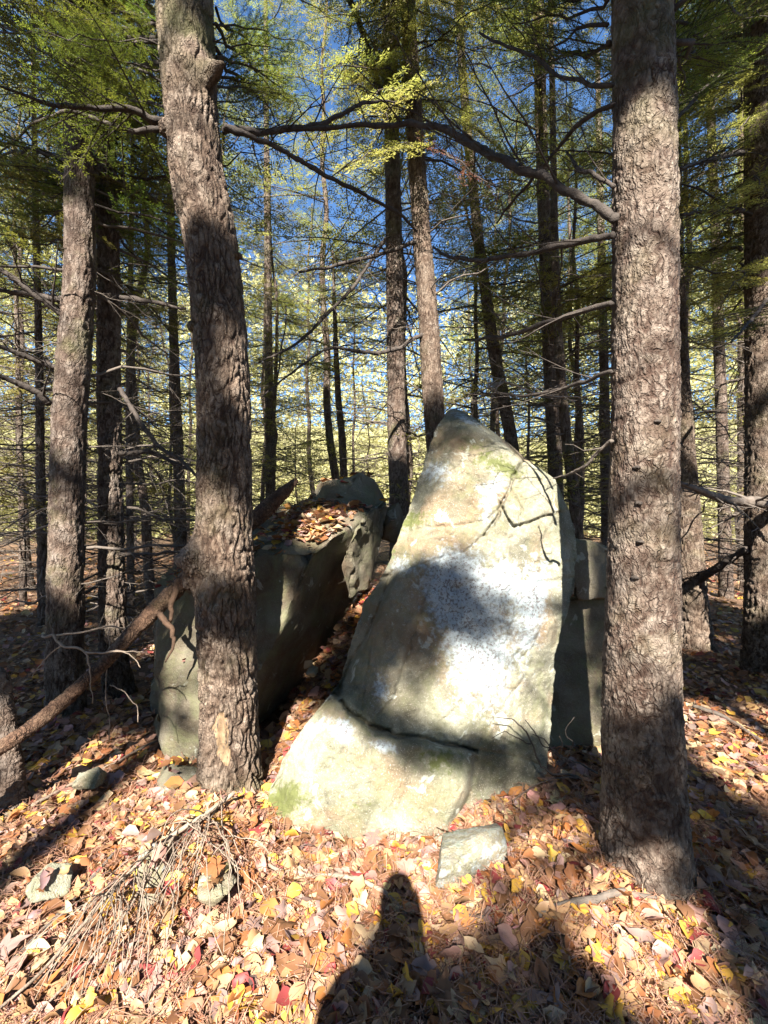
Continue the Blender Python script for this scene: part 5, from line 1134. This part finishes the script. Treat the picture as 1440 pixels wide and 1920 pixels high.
VV_, FF_, CC_ = [], [], []; off = 0
def low_leaf(seed, mp):
    q = np.random.default_rng(seed); w = q.uniform(0.24, 0.36) * (1.35 if mp else 1); z = lambda: q.normal(0.06, 0.09)
    V = np.array([(-0.5, 0, z()), (-0.1, -w, z()), (-0.1, 0, 0), (-0.1, w, z()), (0.28, -w * 0.8, z()), (0.28, 0, 0.02), (0.28, w * 0.8, z()), (0.55, 0, z())])
    return V, np.array([(0, 1, 2, 2), (0, 2, 3, 3), (1, 4, 5, 2), (2, 5, 6, 3), (4, 7, 5, 5), (5, 7, 6, 6)])
LOW = [[low_leaf(k, False) for k in range(12)], [low_leaf(90 + k, True) for k in range(12)]]
for kd in (0, 1):
    for vr in range(12):
        for far in (0, 1):
            idx = np.where((kind == kd) & (var == vr) & ~chosen & ((pos[:, 1] > 2.05) == bool(far)))[0]; V, F = (LOW if far else (OV, MP))[kd][vr]
            A = np.einsum('nij,vj->nvi', Rm[idx], V) * size[idx, None, None] + pos[idx, None] + np.array([0, 0, 1]) * lift[idx, None, None]
            FF_.append((F[None] + (np.arange(len(idx)) * len(V))[:, None, None] + off).reshape(-1, 4)); VV_.append(A.reshape(-1, 3)); CC_.append(np.repeat(np.clip(col[idx], 0.01, 0.8), len(V), 0)); off += len(idx) * len(V)
FF_ = np.concatenate(FF_); tri = FF_[:, 2] == FF_[:, 3]
litter = link('leaf_litter', mesh_np('leaf_litter', np.concatenate(VV_), [FF_[~tri], FF_[tri][:, :3]], M['leaf'], {'col': np.concatenate(CC_)}, True))
tag(litter, 'carpet of fallen tan, yellow, orange and purple leaves', 'leaves', kind='stuff')
# pine needles
x, y = scatter(45000, 0.85, 6, 1.3); z = ground_h(x, y) + r.uniform(0.006, 0.05, len(x)); yaw = r.uniform(0, 6.28, len(x)); el = r.normal(0, 0.22, len(x)); L = r.uniform(0.04, 0.10, len(x)) * 0.5
keep = np.array([free(a, b_) for a, b_ in zip(x, y)]); x, y, z, yaw, el, L = [q[keep] for q in (x, y, z, yaw, el, L)]
c_ = np.stack([x, y, z], -1); dv = np.stack([np.cos(yaw) * np.cos(el), np.sin(yaw) * np.cos(el), np.sin(el)], -1) * L[:, None]; sd = np.stack([-np.sin(yaw), np.cos(yaw), 0 * yaw], -1) * 0.0011
bend = np.array([0, 0, 1]) * (r.uniform(0, 0.012, len(x)))[:, None]
q = np.stack([c_ - dv - sd, c_ - dv + sd, c_ + sd + bend, c_ - sd + bend, c_ + dv + sd, c_ + dv - sd], 1).reshape(-1, 3); b0 = np.arange(len(x))[:, None] * 6
Fq = np.concatenate([b0 + np.array([0, 1, 2, 3]), b0 + np.array([3, 2, 4, 5])])
nd = link('needle_litter', mesh_np('needle_litter', q, Fq, M['litter_needle'], {'tone': np.repeat(r.random(len(x)), 6)}, False))
tag(nd, 'rusty dry pine needles strewn between the fallen leaves', 'needles', kind='stuff')

# ------------------------------------------------------------------ the photographer, whose shadow falls on the leaves
def person():
    X0, Y0 = -0.15, -0.36
    J = {'pelvis': (0, 0, .95, .125, .10), 'waist': (0, 0, 1.10, .11, .09), 'chest': (0, .01, 1.32, .125, .10), 'neck': (0, .02, 1.49, .06, .06), 'head0': (0, .03, 1.57, .065, .075), 'head1': (0, .035, 1.64, .075, .09), 'head2': (0, .02, 1.71, .05, .06)}
    ed = [('pelvis', 'waist'), ('waist', 'chest'), ('chest', 'neck'), ('neck', 'head0'), ('head0', 'head1'), ('head1', 'head2')]
    for s, n_ in ((-1, 'l'), (1, 'r')):
        J.update({n_ + 'sh': (s * .145, .0, 1.41, .055, .055), n_ + 'el': (s * .15, .12, 1.20, .045, .045), n_ + 'wr': (s * .05 + .04, .24, 1.34, .03, .03), n_ + 'hd': (s * .045 + .06, .275, 1.39, .026, .03),
                  n_ + 'hp': (s * .095, 0, .88, .095, .095), n_ + 'kn': (s * .11, .02, .50, .062, .062), n_ + 'an': (s * .12, 0, .10, .045, .045), n_ + 'to': (s * .13, .15, .04, .045, .035)})
        ed += [('chest', n_ + 'sh'), (n_ + 'sh', n_ + 'el'), (n_ + 'el', n_ + 'wr'), (n_ + 'wr', n_ + 'hd'), ('pelvis', n_ + 'hp'), (n_ + 'hp', n_ + 'kn'), (n_ + 'kn', n_ + 'an'), (n_ + 'an', n_ + 'to')]
        for q in range(4):
            J[n_ + 'f%d' % q] = (s * .04 + .07 - s * .02, .300, 1.375 + .018 * q, .009, .009); J[n_ + 'g%d' % q] = (s * .015 + .09, .305, 1.375 + .018 * q, .008, .008); ed += [(n_ + 'hd', n_ + 'f%d' % q), (n_ + 'f%d' % q, n_ + 'g%d' % q)]
    keys = list(J); me = bpy.data.meshes.new('person'); me.from_pydata([J[k][:3] for k in keys], [(keys.index(a), keys.index(b_)) for a, b_ in ed], [])
    o = link('person', me, loc=(X0, Y0, ground_at(X0, Y0)))
    md = o.modifiers.new('skin', 'SKIN'); md.use_smooth_shade = True
    for k, sv in zip(keys, me.skin_vertices[0].data): sv.radius = J[k][3:5]; sv.use_root = (k == 'pelvis')
    o.modifiers.new('sub', 'SUBSURF').levels = 2; o.modifiers['sub'].render_levels = 2
    m, nt, b_, out = new_mat('jacket'); g = N(nt); nt.links.new(g.mix(g.noise(g.obj(), 30), (0.05, 0.07, 0.10), (0.08, 0.10, 0.13)), b_.inputs['Base Color']); b_.inputs['Roughness'].default_value = 0.8; me.materials.append(m)
    return tag(o, 'person in a dark jacket photographing the boulder, only their shadow showing', 'person')
person()
